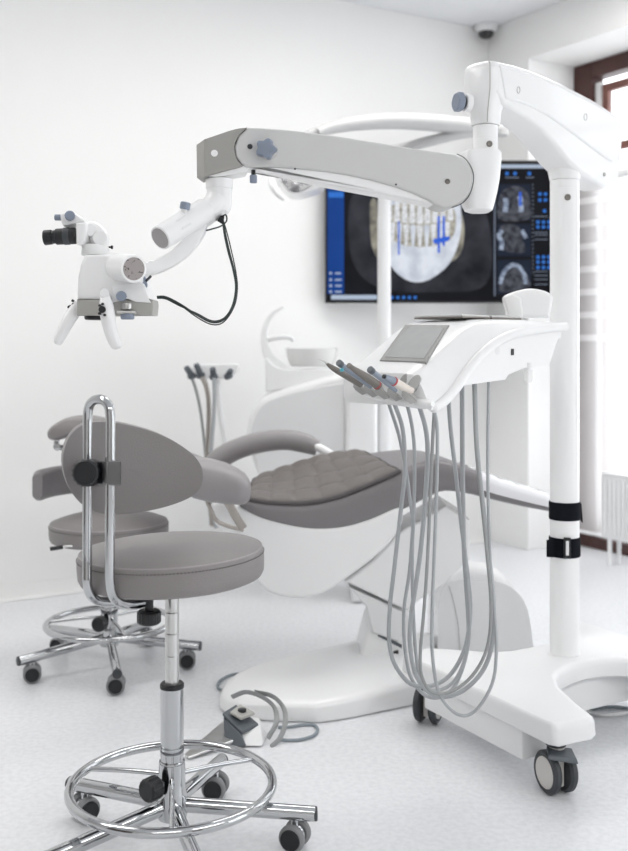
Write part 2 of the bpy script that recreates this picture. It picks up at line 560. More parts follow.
# unseen dark doors behind the viewer, added for dark streaks in the chrome
d = struct('added_door_1', slab(2.2, 3.2, RB - 0.03, RB - 0.002, 0.002, 2.1, 0.004), 'door_dark')
struct('added_door_handle', tube([R(3.1, RB - 0.03, 1.0), R(3.1, RB - 0.08, 1.0), R(2.98, RB - 0.08, 1.0)], 0.01), 'steel', d)
d = struct('added_door_2', slab(RA - 0.03, RA - 0.002, 2.4, 4.3, 0.002, 2.15, 0.004), 'door_dark')
struct('added_door_handle', tube([R(RA - 0.03, 3.3, 1.0), R(RA - 0.08, 3.3, 1.0), R(RA - 0.08, 3.4, 1.0)], 0.01), 'steel', d)

# zebra roller blind hanging inside the window reveal
zb = thing('roller_blind', 'sheer white banded roller blind hanging before the brown window', 'blind', R(WD + 0.05, 1.6, 1.84))
obj('headrail', cyl(R(WD + 0.05, 0.315, 1.86), R(WD + 0.05, 2.98, 1.86), 0.022), 'white', zb)
obj('sheer_cloth', slab(WD + 0.040, WD + 0.0415, 0.32, 2.97, 0.09, 1.845), 'sheer', zb, wn=False)
bm = None
z = 1.74
while z > 0.98:
    s = slab(WD + 0.045, WD + 0.047, 0.318, 2.972, z, z + 0.032)
    bm = s if bm is None else join(bm, s)
    z -= 0.115
obj('cloth_band', bm, 'band', zb, wn=False)
obj('bottom_bar', cyl(R(WD + 0.043, 0.32, 0.085), R(WD + 0.043, 2.97, 0.085), 0.009), 'white', zb)

# radiator on legs
rd = thing('panel_radiator', 'low white ribbed radiator on legs before the window', 'radiator', R(-0.10, 1.0, 0))
body = slab(-0.14, -0.135, 0.72, 1.75, 0.13, 0.42)
body = join(body, slab(-0.07, -0.065, 0.72, 1.75, 0.13, 0.42))
for k in range(38):
    q = 0.73 + k * 0.0265
    body = join(body, slab(-0.0655, -0.058, q, q + 0.017, 0.145, 0.405, 0.002))
obj('radiator_panel', body, 'white_soft', rd)
obj('top_grille', slab(-0.145, -0.06, 0.715, 1.755, 0.42, 0.432, 0.003), 'white_soft', rd)
obj('side_cover', slab(-0.145, -0.06, 0.712, 0.72, 0.13, 0.432, 0.002), 'white_soft', rd)
obj('side_cover', slab(-0.145, -0.06, 1.75, 1.758, 0.13, 0.432, 0.002), 'white_soft', rd)
for q in (0.75, 1.70):
    for a in (-0.135, -0.075):
        obj('leg', cyl(R(a, q, 0.0), R(a, q, 0.14), 0.010), 'white_soft', rd)

# dome camera on the ceiling
p = P(486, 26, 5.19)
p.z = CH
dc = thing('dome_camera', 'small white dome security camera on the ceiling corner', 'camera', p)
obj('mount', lathe([(0, 0), (0.057, 0), (0.060, -0.010), (0.060, -0.022), (0.052, -0.034), (0.044, -0.038), (0, -0.038)], p), 'white_soft', dc)
obj('dome', lathe([(0.042, -0.037)] + [(0.042 * math.cos(a * PI / 16), -0.038 - 0.036 * math.sin(a * PI / 16)) for a in range(9)], p), 'lens', dc)

#SECTION TV
# ------------------------------------------------------------------ wall television with the x-ray software
TD = 4.70
tc_ = P(438.5, 232, TD)
tv = thing('television', 'large black wall screen showing a skull x-ray in software', 'television', tc_)
a, b_ = P(325, 303, TD), P(552, 160, TD)
obj('casing', box(((a.x + b_.x) / 2, TD + 0.022, (a.z + b_.z) / 2), (b_.x - a.x, 0.04, b_.z - a.z), 0, 0.006), 'tv_body', tv)
wallp = V(0.55, 5.06, tc_.z)
mt = join(box((tc_.x, TD + 0.055, tc_.z), (0.30, 0.03, 0.22), 0, 0.004), cyl((tc_.x, TD + 0.06, tc_.z), (0.66, TD + 0.26, tc_.z), 0.022), cyl((0.66, TD + 0.26, tc_.z + 0.03), (0.66, TD + 0.26, tc_.z - 0.03), 0.03),
          cyl((0.66, TD + 0.26, tc_.z), (0.60, TD + 0.335, tc_.z), 0.022))
obj('wall_mount', mt, 'black', tv)


def flat(poly, lift, thick=0.0008):
    return prism([P(x, y, TD - lift) for x, y in poly], (0, 0.0006, 0))


def rect(x0, y0, x1, y1, lift):
    return flat([(x0, y0), (x1, y0), (x1, y1), (x0, y1)], lift)


def dots(lst, lift, n=10):
    bm = None
    for x, y, r in lst:
        q = flat([(x + r * math.cos(2 * PI * i / n), y + r * math.sin(2 * PI * i / n)) for i in range(n)], lift)
        bm = q if bm is None else join(bm, q)
    return bm


def rects(lst, lift):
    bm = None
    for q in lst:
        q = rect(*q, lift)
        bm = q if bm is None else join(bm, q)
    return bm


scr = obj('screen', rect(327, 162.5, 550.5, 300.8, 0.001), 's_black', tv, wn=False)
obj('sidebar', rect(327.5, 168, 344, 294, 0.002), 's_blue', scr, wn=False)
obj('sidebar_highlight', rect(328.5, 192, 343.5, 197.5, 0.003), 's_sky', scr, wn=False)
obj('sidebar_icon', rects([(329.5, y, 331.8, y + 2.4) for y in (272, 278.5, 284.5, 290.5)] + [(335, y + 0.5, 339 + (y % 3), y + 2) for y in (272, 278.5, 284.5, 290.5)], 0.003), 's_bar', scr, wn=False)
obj('taskbar', rect(331, 295, 377, 299.5, 0.003), 's_bar', scr, wn=False)
obj('task_icon', dots([(392 + 5.8 * i, 297.5, 1.7) for i in range(5)], 0.003), 's_sky', scr, wn=False)
obj('title_bar', rect(420, 164.5, 550, 168.2, 0.003), 's_bar', scr, wn=False)
obj('haze', flat(cr2([(350, 200), (370, 190), (410, 186), (470, 190), (490, 230), (486, 284), (440, 292), (380, 288), (352, 260)], 5, True), 0.002), 's_haze', scr, wn=False)
for pts in ([(370, 204), (376, 200), (380, 226), (387, 250), (394, 262), (386, 262), (376, 256), (371, 240)], [(452, 206), (458, 202), (464, 224), (463, 246), (457, 258), (446, 262), (450, 240)]):
    obj('jaw_branch', flat(cr2(pts, 4, True), 0.003), 's_bone_dim', scr, wn=False)
jaw = cr2([(386, 198), (420, 194), (456, 198), (461, 212), (461, 230), (457, 248), (449, 264), (437, 275), (424, 281.5), (411, 281.5), (399, 275), (390, 264), (385.5, 246), (383.5, 225), (383.5, 210)], 4, True)
obj('jaw_bone', flat(jaw, 0.0035), 's_bone', scr, wn=False)
obj('root_shadow', flat(cr2([(390, 206), (420, 202), (450, 206), (456, 220), (450, 240), (422, 247), (394, 241), (386, 222)], 4, True), 0.004), 's_gum', scr, wn=False)
for i in range(9):
    x = 389.5 + i * 7.6
    k_ = abs(i - 4)
    w_ = 3.3 - 0.12 * k_
    dy = 0.35 * k_ ** 1.6
    obj('tooth', flat(cr2([(x - w_ * 0.55, 199 - dy), (x + w_ * 0.55, 199 - dy), (x + w_ * 0.8, 211 - dy), (x + w_, 220 - dy), (x + w_ * 0.8, 223.5 - dy), (x - w_ * 0.8, 223.5 - dy), (x - w_, 220 - dy), (x - w_ * 0.8, 211 - dy)], 3, True), 0.005), 's_tooth', scr, wn=False)
    w_ *= 0.86
    x = 420 + (x - 420) * 0.90
    obj('tooth', flat(cr2([(x - w_ * 0.9, 225.5 - dy), (x + w_ * 0.9, 225.5 - dy), (x + w_, 230 - dy), (x + w_ * 0.7, 238 - dy), (x + w_ * 0.35, 248 - dy), (x - w_ * 0.35, 248 - dy), (x - w_ * 0.7, 238 - dy), (x - w_, 230 - dy)], 3, True), 0.005), 's_bone' if i % 2 else 's_tooth', scr, wn=False)
for pts in ([(398, 221), (399.6, 221), (399.6, 255), (398, 255)], [(437.5, 216), (440, 216), (440, 253), (437.5, 253)], [(442.6, 216), (445, 216), (445, 246), (442.6, 246)], [(433, 239), (450, 236), (449, 241), (434, 244)]):
    obj('implant_marker', flat(pts, 0.006 if pts[0][0] != 433 else 0.0068), 's_implant', scr, wn=False)
obj('divider', rect(494, 178, 495.4, 296, 0.003), 's_line', scr, wn=False)
for k, (y0, y1) in enumerate(((184, 220), (224, 256), (260, 294))):
    obj('scan_view', rect(497.5, y0, 531, y1, 0.003), 's_navy', scr, wn=False)
for pts in ([(499, 219), (500, 196), (507, 188), (516, 186), (526, 190), (530, 202), (529, 219)], [(501, 226), (518, 226), (523, 240), (525, 252), (508, 252), (500, 244)], [(499, 290), (502, 276), (512, 268), (520, 268), (528, 276), (530, 290), (515, 293)]):
    obj('scan_slice', flat(cr2(pts, 4, True), 0.004), 's_slice', scr, wn=False)


def band(pts, w, lift):
    o_ = []
    i_ = []
    c = cr2(pts, 5)
    for k in range(len(c)):
        x0, y0 = c[max(k - 1, 0)]
        x1, y1 = c[min(k + 1, len(c) - 1)]
        L = math.hypot(x1 - x0, y1 - y0) or 1
        nx, ny = -(y1 - y0) / L * w / 2, (x1 - x0) / L * w / 2
        o_.append((c[k][0] + nx, c[k][1] + ny))
        i_.append((c[k][0] - nx, c[k][1] - ny))
    return flat(o_ + i_[::-1], lift)


for pts, w_ in (([(500, 284), (504, 272), (510, 266), (514, 265), (519, 267), (524, 274), (526, 284)], 4.2), ([(505, 212), (506, 204), (505, 198)], 5), ([(521, 212), (521, 204), (520, 196)], 5), ([(501, 250), (502, 243), (499, 236), (502, 230)], 4.5), ([(522, 230), (526, 238)], 4)):
    obj('scan_bone', band(pts, w_, 0.005), 's_slice_light', scr, wn=False)
obj('implant_marker', rect(519, 192, 521.5, 206, 0.006), 's_implant', scr, wn=False)
ic = [(507, 173.5, 1.9), (515, 173.5, 1.9), (529.5, 173.5, 1.9)]
for (y, xs) in ((194, (540, 545.5)), (200, (540, 545.5)), (211, (544.5,)), (222, (538, 543.5, 549)), (227, (538, 543.5, 549)), (257, (538, 543.5, 549)), (262, (538, 543.5, 549)), (267.5, (538, 543.5, 549))):
    ic += [(x, y, 1.8) for x in xs]
for q in ic:
    obj('tool_icon', dots([q], 0.003), 's_sky', scr, wn=False)
ln = [(534.5, y, 548, y + 0.8) for y in (216, 232, 234.5, 239, 271, 275, 279, 284)] + [(505, 177, 519, 178), (526, 177, 534, 178)] + [(532.3, y, 533.5, y + 1.2) for y in range(184, 276, 4)]
for q in ln:
    obj('text_line', rect(*q, 0.003), 's_line', scr, wn=False)

#SECTION STOOLS
# ------------------------------------------------------------------ stools
def caster_small(root, c, ang):
    """twin-wheel caster: c is the wheel centre, ang the rolling axis"""
    ax = V(math.cos(ang), math.sin(ang), 0)
    w = 0.0275
    cs = obj('caster', join(cyl(c + V(0, 0, 0.02), c + V(0, 0, 0.052), 0.0075), lathe([(0.0, -0.008), (0.021, -0.008), (0.0215, -0.0), (0.021, 0.008), (0, 0.008)], c, ax, 20)), 'chrome', root)
    for s in (-1, 1):
        q = c + ax * (0.017 * s)
        wh = obj('wheel', lathe([(0, -0.007 * s), (w - 0.004, -0.008 * s), (w, -0.004 * s), (w, 0.004 * s), (w - 0.003, 0.008 * s), (w - 0.006, 0.009 * s), (0, 0.009 * s)], q, ax, 26), 'wheel_grey', cs)
        obj('wheel_cap', lathe([(0, 0.0085 * s), (w - 0.006, 0.0085 * s), (w - 0.007, 0.012 * s), (0, 0.0125 * s)], q, ax, 24), 'black', cs)
    return cs


def stool_base(t, c, a0, hub_top, ring_z, ring_r, knob_ang, sp0, leg_r=0.29, wheel_r=0.25, turn=(-1.7,) * 5):
    for k in range(5):
        a = math.radians(a0 + 72 * k)
        e = V(math.cos(a), math.sin(a), 0)
        p0, p1 = c + e * 0.02 + V(0, 0, 0.096), c + e * leg_r + V(0, 0, 0.070)
        lg = obj('leg', tube([p0, p1], 0.0155, 16, flat=(1.0, 0.9)), 'chrome', t)
        obj('end_cap', cyl(p1 - e * 0.002, p1 + e * 0.006, 0.0145), 'charcoal', lg)
        caster_small(t, c + e * wheel_r + V(0, 0, 0.0275), turn[k])
    obj('hub', lathe([(0, 0.07), (0.028, 0.07), (0.031, 0.075), (0.031, 0.118), (0.028, 0.124), (0.027, 0.14), (0, 0.14)], c), 'chrome', t)
    obj('ring_collar', lathe([(0.0, ring_z - 0.016), (0.0265, ring_z - 0.016), (0.027, ring_z - 0.012), (0.027, ring_z + 0.045), (0.0255, ring_z + 0.05), (0, ring_z + 0.05)], c), 'chrome', t)
    rg = obj('foot_ring', tube(ring_pts(c + V(0, 0, ring_z), ring_r, 72), 0.0098, 14, closed=True), 'chrome', t)
    for k in range(3):
        a = math.radians(sp0 + 120 * k)
        e = V(math.cos(a), math.sin(a), 0)
        obj('spoke', tube([c + e * 0.025 + V(0, 0, ring_z + 0.018), c + e * 0.10 + V(0, 0, ring_z + 0.012), c + e * (ring_r - 0.004) + V(0, 0, ring_z)], 0.0052, 10, 4), 'chrome', rg)
    e = V(math.cos(knob_ang), math.sin(knob_ang), 0)
    kz = V(0, 0, ring_z + 0.010)
    kn = obj('clamp_knob', knob(c + e * 0.040 + kz, c + e * 0.072 + kz, 0.0235, 16), 'black', t)
    obj('knob_stem', cyl(c + e * 0.02 + kz, c + e * 0.042 + kz, 0.006), 'chrome', kn)


def stool_seat(t, c, zb, r, h, dome, tilt, m):
    rot = Matrix.Translation(c + V(0, 0, zb)) @ Matrix.Rotation(tilt, 4, 'Y')
    pr = [(0, 0.004), (r * 0.5, 0.001), (r - 0.014, 0.0), (r - 0.005, 0.004), (r - 0.001, 0.012), (r, 0.022), (r + 0.0005, h * 0.6), (r - 0.001, h - 0.008), (r - 0.004, h - 0.002)]
    for i in range(1, 13):
        q = i / 12
        rr = (r - 0.006) * (1 - q)
        pr.append((rr, h + dome * (1 - (rr / (r - 0.006)) ** 2.6)))
    bm = lathe(pr, seg=64)
    bmesh.ops.transform(bm, matrix=rot, verts=bm.verts)
    s = obj('seat', bm, m, t)
    bm = tube(ring_pts((0, 0, h - 0.003), r - 0.0045, 72), 0.0018, 6, closed=True)
    bmesh.ops.transform(bm, matrix=rot, verts=bm.verts)
    obj('piping', bm, 'piping', s)
    st = None
    for i in range(170):
        a = 2 * PI * i / 170
        q = box(((r + 0.0004) * math.cos(a), (r + 0.0004) * math.sin(a), h - 0.012), (0.0012, 0.0042, 0.0014), a)
        st = q if st is None else join(st, q)
    bmesh.ops.transform(st, matrix=rot, verts=st.verts)
    obj('stitching', st, 'seam', s, wn=False)
    bm = lathe([(0, -0.012), (0.075, -0.012), (0.078, -0.008), (0.078, 0.001), (0, 0.001)])
    bmesh.ops.transform(bm, matrix=rot, verts=bm.verts)
    obj('seat_plate', bm, 'charcoal', t)
    return s


c1 = V(-0.2886, 2.033, 0)
st = thing('rolling_stool', 'nearest grey round stool with oval backrest on a chrome loop', 'stool', c1)
stool_base(st, c1, 3, 0.14, 0.137, 0.204, math.radians(232), 158, turn=(-1.95, -1.75, -0.9, -1.2, -1.6))
obj('post', lathe([(0, 0.13), (0.0235, 0.13), (0.0235, 0.195), (0.0242, 0.197), (0.0242, 0.213), (0.0235, 0.215), (0.0235, 0.335), (0, 0.335)], c1), 'chrome', st)
obj('post_collar', lathe([(0.0, 0.334), (0.0245, 0.334), (0.0245, 0.341), (0.022, 0.344), (0, 0.344)], c1), 'black', st)
rod = [(0, 0.34), (0.0142, 0.34)]
for z in (0.40, 0.445, 0.488):
    rod += [(0.0142, z - 0.001), (0.0133, z), (0.0142, z + 0.001)]
rod += [(0.0142, 0.53), (0.020, 0.532), (0.020, 0.546), (0, 0.546)]
obj('lift_rod', lathe(rod, c1), 'steel', st)
stool_seat(st, c1, 0.556, 0.188, 0.062, 0.013, math.radians(-1.8), 'leather')
# chrome loop carrying the backrest
LP = Plane(87, 1.885, 110, 1.835)
la, lb = [], []
top = [(87.2, 560), (87.2, 500), (87.4, 440), (87.6, 416), (89.5, 405.5), (94, 400.4), (99, 399.3), (104, 400.6), (108.6, 406), (110.2, 416), (110.3, 440), (110, 500), (109.8, 560)]
pts = [LP.at(x, y) for x, y in top]
tl = [P(87.4, 582, 1.88), P(90, 594, 1.89), P(99, 601, 1.915), P(114, 601.5, 1.94), P(138, 600, 1.98)]
tr = [P(110, 580, 1.84), P(112, 593, 1.85), P(118, 602, 1.875), P(132, 604.5, 1.92), P(150, 601, 1.97)]
obj('back_loop', tube(tl[::-1] + pts + tr, 0.0090, 14, 5), 'chrome', st)
kp = P(149, 603, 1.955)
kn = obj('height_knob', knob(kp + V(0, 0, -0.014), kp + V(0, 0, -0.040), 0.0235, 20, 0.05), 'black', st)
obj('knob_stem', cyl(kp + V(0, 0, 0.01), kp + V(0, 0, -0.016), 0.0085), 'black', kn)
# backrest pad
egg = cr2([(62, 457), (66.5, 440), (77, 427.5), (92, 422.3), (115, 423), (138, 427.5), (160, 434.5), (180, 445), (195, 458), (200.3, 472), (198, 486), (189, 496), (172, 504.5), (150, 511), (125, 514.6), (104, 514), (86, 507), (72, 493), (64, 475)], 4, True)
BP = Plane(62, 1.93, 200, 2.015)


def backmap(x, y, w):
    q = BP.at(x, y)
    k = (x - 131) / 69
    return q - BP.n * (w + 0.03 - 0.032 * k * k)


br = obj('backrest', pillow(egg, 0.055, 0.018, backmap), 'leather', st)
obj('piping', tube([backmap(131 + (x - 131) * 0.985, 468 + (y - 468) * 0.985, 0.017) for x, y in egg], 0.0022, 6, closed=True), 'piping', br)
q = LP.at(99, 473)
pd = V(0.30, 0.95, 0).normalized()
bk = obj('backrest_bracket', join(
    hexa([LP.at(103, 485.5, 0.011), LP.at(121.5, 485.5, 0.000), LP.at(121.5, 485.5, -0.05), LP.at(84, 485.5, -0.05), LP.at(103, 461, 0.011), LP.at(121.5, 461, 0.000), LP.at(121.5, 461, -0.05), LP.at(84, 461, -0.05)], 0.003)), 'dark_steel', st)
obj('bracket_block', hexa([LP.at(84, 484, 0.012), LP.at(103, 484, 0.010), LP.at(103, 484, -0.02), LP.at(84, 484, -0.02), LP.at(84, 462, 0.012), LP.at(103, 462, 0.010), LP.at(103, 462, -0.02), LP.at(84, 462, -0.02)], 0.002), 'black', st)
k0 = P(92, 472.5, 1.868)
k1 = P(84.5, 473, 1.822)
obj('clamp_knob', knob(k0, k1, 0.0255, 16, 0.05), 'black', st)

c2 = V(-0.655, 3.2, 0)
s2 = thing('rolling_stool', 'grey round stool farther back by the white wall', 'stool', c2)
stool_base(s2, c2, -2, 0.14, 0.142, 0.197, math.radians(250), 178, turn=(-1.45, -1.2, -1.9, -1.3, -1.45))
obj('post', lathe([(0, 0.13), (0.024, 0.13), (0.024, 0.31), (0.021, 0.315), (0, 0.315)], c2), 'chrome', s2)
obj('lift_rod', lathe([(0, 0.30), (0.014, 0.30), (0.014, 0.40), (0, 0.40)], c2), 'steel', s2)
stool_seat(s2, c2, 0.408, 0.188, 0.060, 0.028, math.radians(-0.5), 'leather')
lv = obj('lever', tube([P(86, 547, 3.05), P(70, 546, 3.03), P(62, 547, 3.02)], 0.004, 8, 3), 'steel', s2)
obj('lever_grip', cyl(P(63, 547, 3.02), P(50, 549, 3.01), 0.006), 'black', lv)
# curved torso rest
arc = []
for i in range(15):
    a = math.radians(186 - 100 * i / 14)
    arc.append(c2 + V(0.225 * math.cos(a), 0.225 * math.sin(a), 0.580))
secn = rrect(0.040, 0.098, 0.018)
rings = []
for i, q in enumerate(arc):
    e = (q - c2); e.z = 0; e.normalize()
    s = 1.0 if 0 < i < 14 else 0.8
    rings.append([q + e * (u * s) + V(0, 0, v * s) for u, v in secn])
obj('torso_rest', loft(rings), 'leather_lilac', s2)
a = math.radians(104)
e = V(math.cos(a), math.sin(a), 0)
obj('rest_support', tube([c2 + e * 0.07 + V(0, 0, 0.402), c2 + e * 0.20 + V(0, 0, 0.39), c2 + e * 0.243 + V(0, 0, 0.42), c2 + e * 0.250 + V(0, 0, 0.57)], 0.009, 12, 5), 'chrome', s2)

#SECTION CART
# ------------------------------------------------------------------ microscope stand
colc = V(0.668, 2.665, 0)
ms = thing('microscope_stand', 'white wheeled stand with a tall column and jointed overhead arm', 'stand', colc)
e1, e2 = V(0.493, -0.870, 0).normalized(), V(0.870, 0.493, 0).normalized()


def B(a, b_, z):
    q = colc + e1 * a + e2 * b_
    return V(q.x, q.y, z)


half = [(0.303, -0.335), (0.322, -0.322), (0.334, -0.235), (0.324, -0.214), (0.25, -0.195), (0.16, -0.165), (0.12, -0.14), (0.097, -0.105), (0.085, -0.05), (0.082, 0.0)]
outl = [(a, b_) for a, b_ in half] + [(a, -b_) for a, b_ in half[-2::-1]]
rear = [(-0.275, 0.335), (-0.285, 0.32), (-0.285, 0.25), (-0.27, 0.23), (-0.2, 0.19), (-0.14, 0.15), (-0.11, 0.10), (-0.10, 0.0), (-0.11, -0.10), (-0.14, -0.15), (-0.2, -0.19), (-0.27, -0.23), (-0.285, -0.25), (-0.285, -0.32), (-0.275, -0.335)]
outl = outl + rear


def topz(a, b_):
    r = math.hypot(a, b_)
    return 0.210 - 0.072 * max(0.0, r - 0.08)


def base_ring(k, dz, z0=None):
    out = []
    for a, b_ in outl:
        aa, bb = a, b_
        # inset towards the bar centre line
        ca = max(-0.2, min(0.2, a)) if abs(b_) > 0.15 else 0
        cb = (0.283 if b_ > 0 else -0.283) if abs(b_) > 0.15 else b_
        L = math.hypot(a - ca, b_ - cb) or 1
        aa = a - (a - ca) / L * k
        bb = b_ - (b_ - cb) / L * k
        z = (topz(a, b_) + dz) if z0 is None else z0
        out.append(B(aa, bb, z))
    return out


bm = loft([base_ring(0.004, -0.049), base_ring(0.0, -0.045), base_ring(0.003, -0.016), base_ring(0.007, -0.006), base_ring(0.015, -0.001), base_ring(0.022, 0.0)])
obj('base', bm, 'white_soft', ms, sharp=50)
for s in (-1, 1):
    cb = 0.283 * s
    obj('ballast', hexa([B(0.20, cb - 0.04, 0.06), B(0.20, cb + 0.04, 0.06), B(-0.19, cb + 0.04, 0.06), B(-0.19, cb - 0.04, 0.06),
                         B(0.20, cb - 0.04, 0.17), B(0.20, cb + 0.04, 0.17), B(-0.19, cb + 0.04, 0.17), B(-0.19, cb - 0.04, 0.17)], 0.006), 'white_soft', ms)
obj('ballast', hexa([B(0.06, -0.24, 0.07), B(0.06, 0.24, 0.07), B(-0.06, 0.24, 0.07), B(-0.06, -0.24, 0.07), B(0.06, -0.24, 0.16), B(0.06, 0.24, 0.16), B(-0.06, 0.24, 0.16), B(-0.06, -0.24, 0.16)], 0.005), 'white_soft', ms)


def caster_big(root, x, y, yaw, brake=True):
    c = V(x, y, 0)
    ax = V(math.cos(yaw), math.sin(yaw), 0)
    fw = V(-ax.y, ax.x, 0)
    r = 0.049
    hc = c + V(0, 0, r)
    cs = obj('caster', join(cyl(c + V(0, 0, 0.092), c + V(0, 0, 0.118), 0.020), hexa([hc + ax * i + fw * j + V(0, 0, k) for k in (-0.03, 0.046) for i, j in ((-0.009, -0.022), (0.009, -0.022), (0.009, 0.022), (-0.009, 0.022))], 0.004)), 'caster_hub', root)
    obj('swivel', join(cyl(c + V(0, 0, 0.108), c + V(0, 0, 0.119), 0.024), cyl(c + V(0, 0, 0.121), c + V(0, 0, 0.132), 0.024), cyl(c + V(0, 0, 0.118), c + V(0, 0, 0.14), 0.018)), 'charcoal', cs)
    for s in (-1, 1):
        q = hc + ax * (0.021 * s)
        obj('wheel', lathe([(0, -0.010 * s), (r - 0.006, -0.010 * s), (r, -0.004 * s), (r, 0.005 * s), (r - 0.005, 0.010 * s), (r - 0.012, 0.0105 * s), (r - 0.012, 0.006 * s), (0, 0.006 * s)], q, ax, 36), 'charcoal', cs)
        obj('hub_disc', lathe([(0, 0.005 * s), (r - 0.0125, 0.005 * s), (r - 0.0135, 0.0105 * s), (r - 0.02, 0.012 * s), (0, 0.012 * s)], q, ax, 32), 'caster_hub', cs)
    if brake:
        obj('brake_pedal', hexa([hc + ax * i + fw * j + V(0, 0, k) for i, j, k in ((-0.022, -0.012, 0.044), (0.026, -0.012, 0.044), (0.026, -0.062, 0.030), (-0.022, -0.062, 0.030), (-0.022, -0.008, 0.056), (0.026, -0.008, 0.056), (0.026, -0.066, 0.039), (-0.022, -0.066, 0.039))], 0.004), 'slate', cs)


q = B(0.285, -0.283, 0)
fx = P(557.5, 798, 2.30)
caster_big(ms, 0.5575, 2.305, math.radians(200), False)
bp = V(0.5575, 2.305, 0.0)
# brake pedal of the front caster points to the right
obj('brake_pedal', hexa([bp + V(i, j, k) for i, j, k in ((-0.028, -0.052, 0.094), (0.040, -0.050, 0.083), (0.040, 0.0, 0.088), (-0.022, 0.0, 0.098), (-0.030, -0.048, 0.104), (0.036, -0.046, 0.096), (0.036, 0.0, 0.102), (-0.022, 0.0, 0.108))], 0.003), 'slate', ms)
q = B(-0.205, -0.283, 0)
caster_big(ms, 0.313, 2.735, math.radians(-24), False)
q = B(0.27, 0.283, 0)
caster_big(ms, q.x, q.y, math.radians(40), False)
q = B(-0.23, 0.283, 0)
caster_big(ms, q.x, q.y, math.radians(70), False)
ztop = H + (YH - 181) * 2.665 / F
cl = obj('column', lathe([(0, 0.19), (0.0445, 0.19), (0.0445, 0.2085), (0.0385, 0.209), (0.0385, 1.443), (0.0378, 1.444), (0.0378, 1.446), (0.0385, 1.447), (0.0385, ztop), (0, ztop)], colc, seg=48), 'white', ms)
sc = V(colc.x, colc.y, 0) + V(-0.002, -0.0385, 1.418)
obj('screw', lathe([(0, 0.0), (0.0085, 0.0), (0.0085, 0.002), (0.006, 0.0035), (0.0, 0.002)], sc, (0.0, -1, 0.0), 16), 'tool_grey', cl)

# overhead arm between column and pivot
UA = Plane(486, 2.40, 567.2, 2.668)
WA = 0.045
top = [(497, 92), (497, 64), (502, 61.8), (515, 64.5), (529.4, 69), (546, 76), (563.4, 83.5), (578, 91), (591.7, 98.2), (606, 107), (617, 114.5), (622.5, 119.5), (623.8, 127), (623, 143.5), (621, 165), (618.7, 181), (616, 186.5), (611, 188.6), (604, 186.5)]
low = [(594, 181), (582, 174), (570, 163), (556, 145), (542, 129), (528, 117.5), (514, 109.5), (505, 104.5)]
out = [UA.at(x, y, WA) for x, y in top + low]
arm = obj('overhead_arm', prism(out, -UA.n * (2 * WA), 0.012, 4), 'white', ms)
# raised cover on its flank
top2 = [(501, 65), (529.4, 73), (563.4, 87), (591.7, 101.5), (617, 117.5), (620.5, 123), (620, 140), (616, 158), (613, 162)]
low2 = [(604, 156.5), (591.7, 147.5), (578, 136.5), (563.4, 126), (549, 116), (535, 108), (520, 101.8), (507, 98.6)]
out = [UA.at(x, y, WA + 0.005) for x, y in top2 + low2]
fl = obj('flank_cover', prism(out, -UA.n * 0.012, 0.006, 3), 'white', ms)
for x, y in ((518.5, 90), (585.5, 117)):
    obj('emblem', tube([UA.at(x + 1.5 * math.cos(a * PI / 8), y + 3.3 * math.sin(a * PI / 8), WA + 0.0055) for a in range(16)], 0.0008, 6, closed=True), 'body_grey', fl)
q = UA.at(604, 174.5, WA)
obj('screw', lathe([(0, 0), (0.0055, 0.0), (0.005, 0.003), (0, 0.003)], q, UA.n, 14), 'body_grey', arm)
# flare onto the column
obj('column_flare', lathe([(0, ztop + 0.001), (0.0385, ztop + 0.001), (0.040, ztop + 0.004), (0.046, ztop + 0.035), (0.047, ztop + 0.055), (0, ztop + 0.10)], colc, seg=40), 'white', ms)
# rounded head over the pivot
pc = P(485.5, 100, 2.405)
pv = V(pc.x, pc.y, 0)
zt = H + (YH - 61.5) * 2.405 / F


def sect(rx, ry, z, n=36, e=3.0):
    out = []
    for i in range(n):
        a = 2 * PI * i / n
        ca, sa = math.cos(a), math.sin(a)
        x = rx * math.copysign(abs(ca) ** (2 / e), ca)
        y = ry * math.copysign(abs(sa) ** (2 / e), sa)
        q = pv + UA.d * y + V(-UA.d.y, UA.d.x, 0) * x
        out.append(V(q.x, q.y, z))
    return out


def zy(y, d=2.405):
    return H + (YH - y) * d / F


SC_ = 0.86
LV = [(0.036, 0.031, 126), (0.0365, 0.0365, 125), (0.040, 0.038, 113), (0.0535, 0.046, 98), (0.0568, 0.0475, 92), (0.0568, 0.0475, 74), (0.0545, 0.0455, 69.5), (0.049, 0.0405, 66.6), (0.036, 0.032, 65), (0.01, 0.01, 64.6)]
hd = obj('pivot_head', loft([sect(a * SC_, b_ * SC_, zy(y)) for a, b_, y in LV]), 'white', ms, sharp=60)
obj('head_seam', tube([sect(a * SC_ + 0.0003, b_ * SC_ + 0.0003, zy(y))[23] for a, b_, y in LV[1:-1]], 0.0011, 6, 3), 'body_grey', hd)
k0 = P(467.5, 103, 2.38)
kd = V(-0.95, -0.30, 0.03).normalized()
obj('knob_washer', cyl(k0 + kd * -0.008, k0 + kd * 0.008, 0.021), 'white', ms)
obj('knob_gap', cyl(k0 + kd * 0.007, k0 + kd * 0.015, 0.016), 'black', ms)
obj('arm_knob', knob(k0 + kd * 0.014, k0 + kd * 0.032, 0.0240, 6, 0.12), 'blue_grey', ms)
# post and elbow below it
post = obj('pivot_post', lathe([(0, zy(153)), (0.0295, zy(153)), (0.0295, zy(140.2)), (0.029, zy(140)), (0.029, zy(139.7)), (0.0295, zy(139.5)), (0.0295, zy(126.5)), (0, zy(126.5))], pv, seg=40), 'white', ms)
obj('screw', lathe([(0, 0), (0.0075, 0), (0.0075, 0.002), (0.005, 0.0035), (0, 0.002)], pv + V(0.004, -0.0292, zy(146.3)), (0.1, -1, 0), 16), 'tool_grey', post)


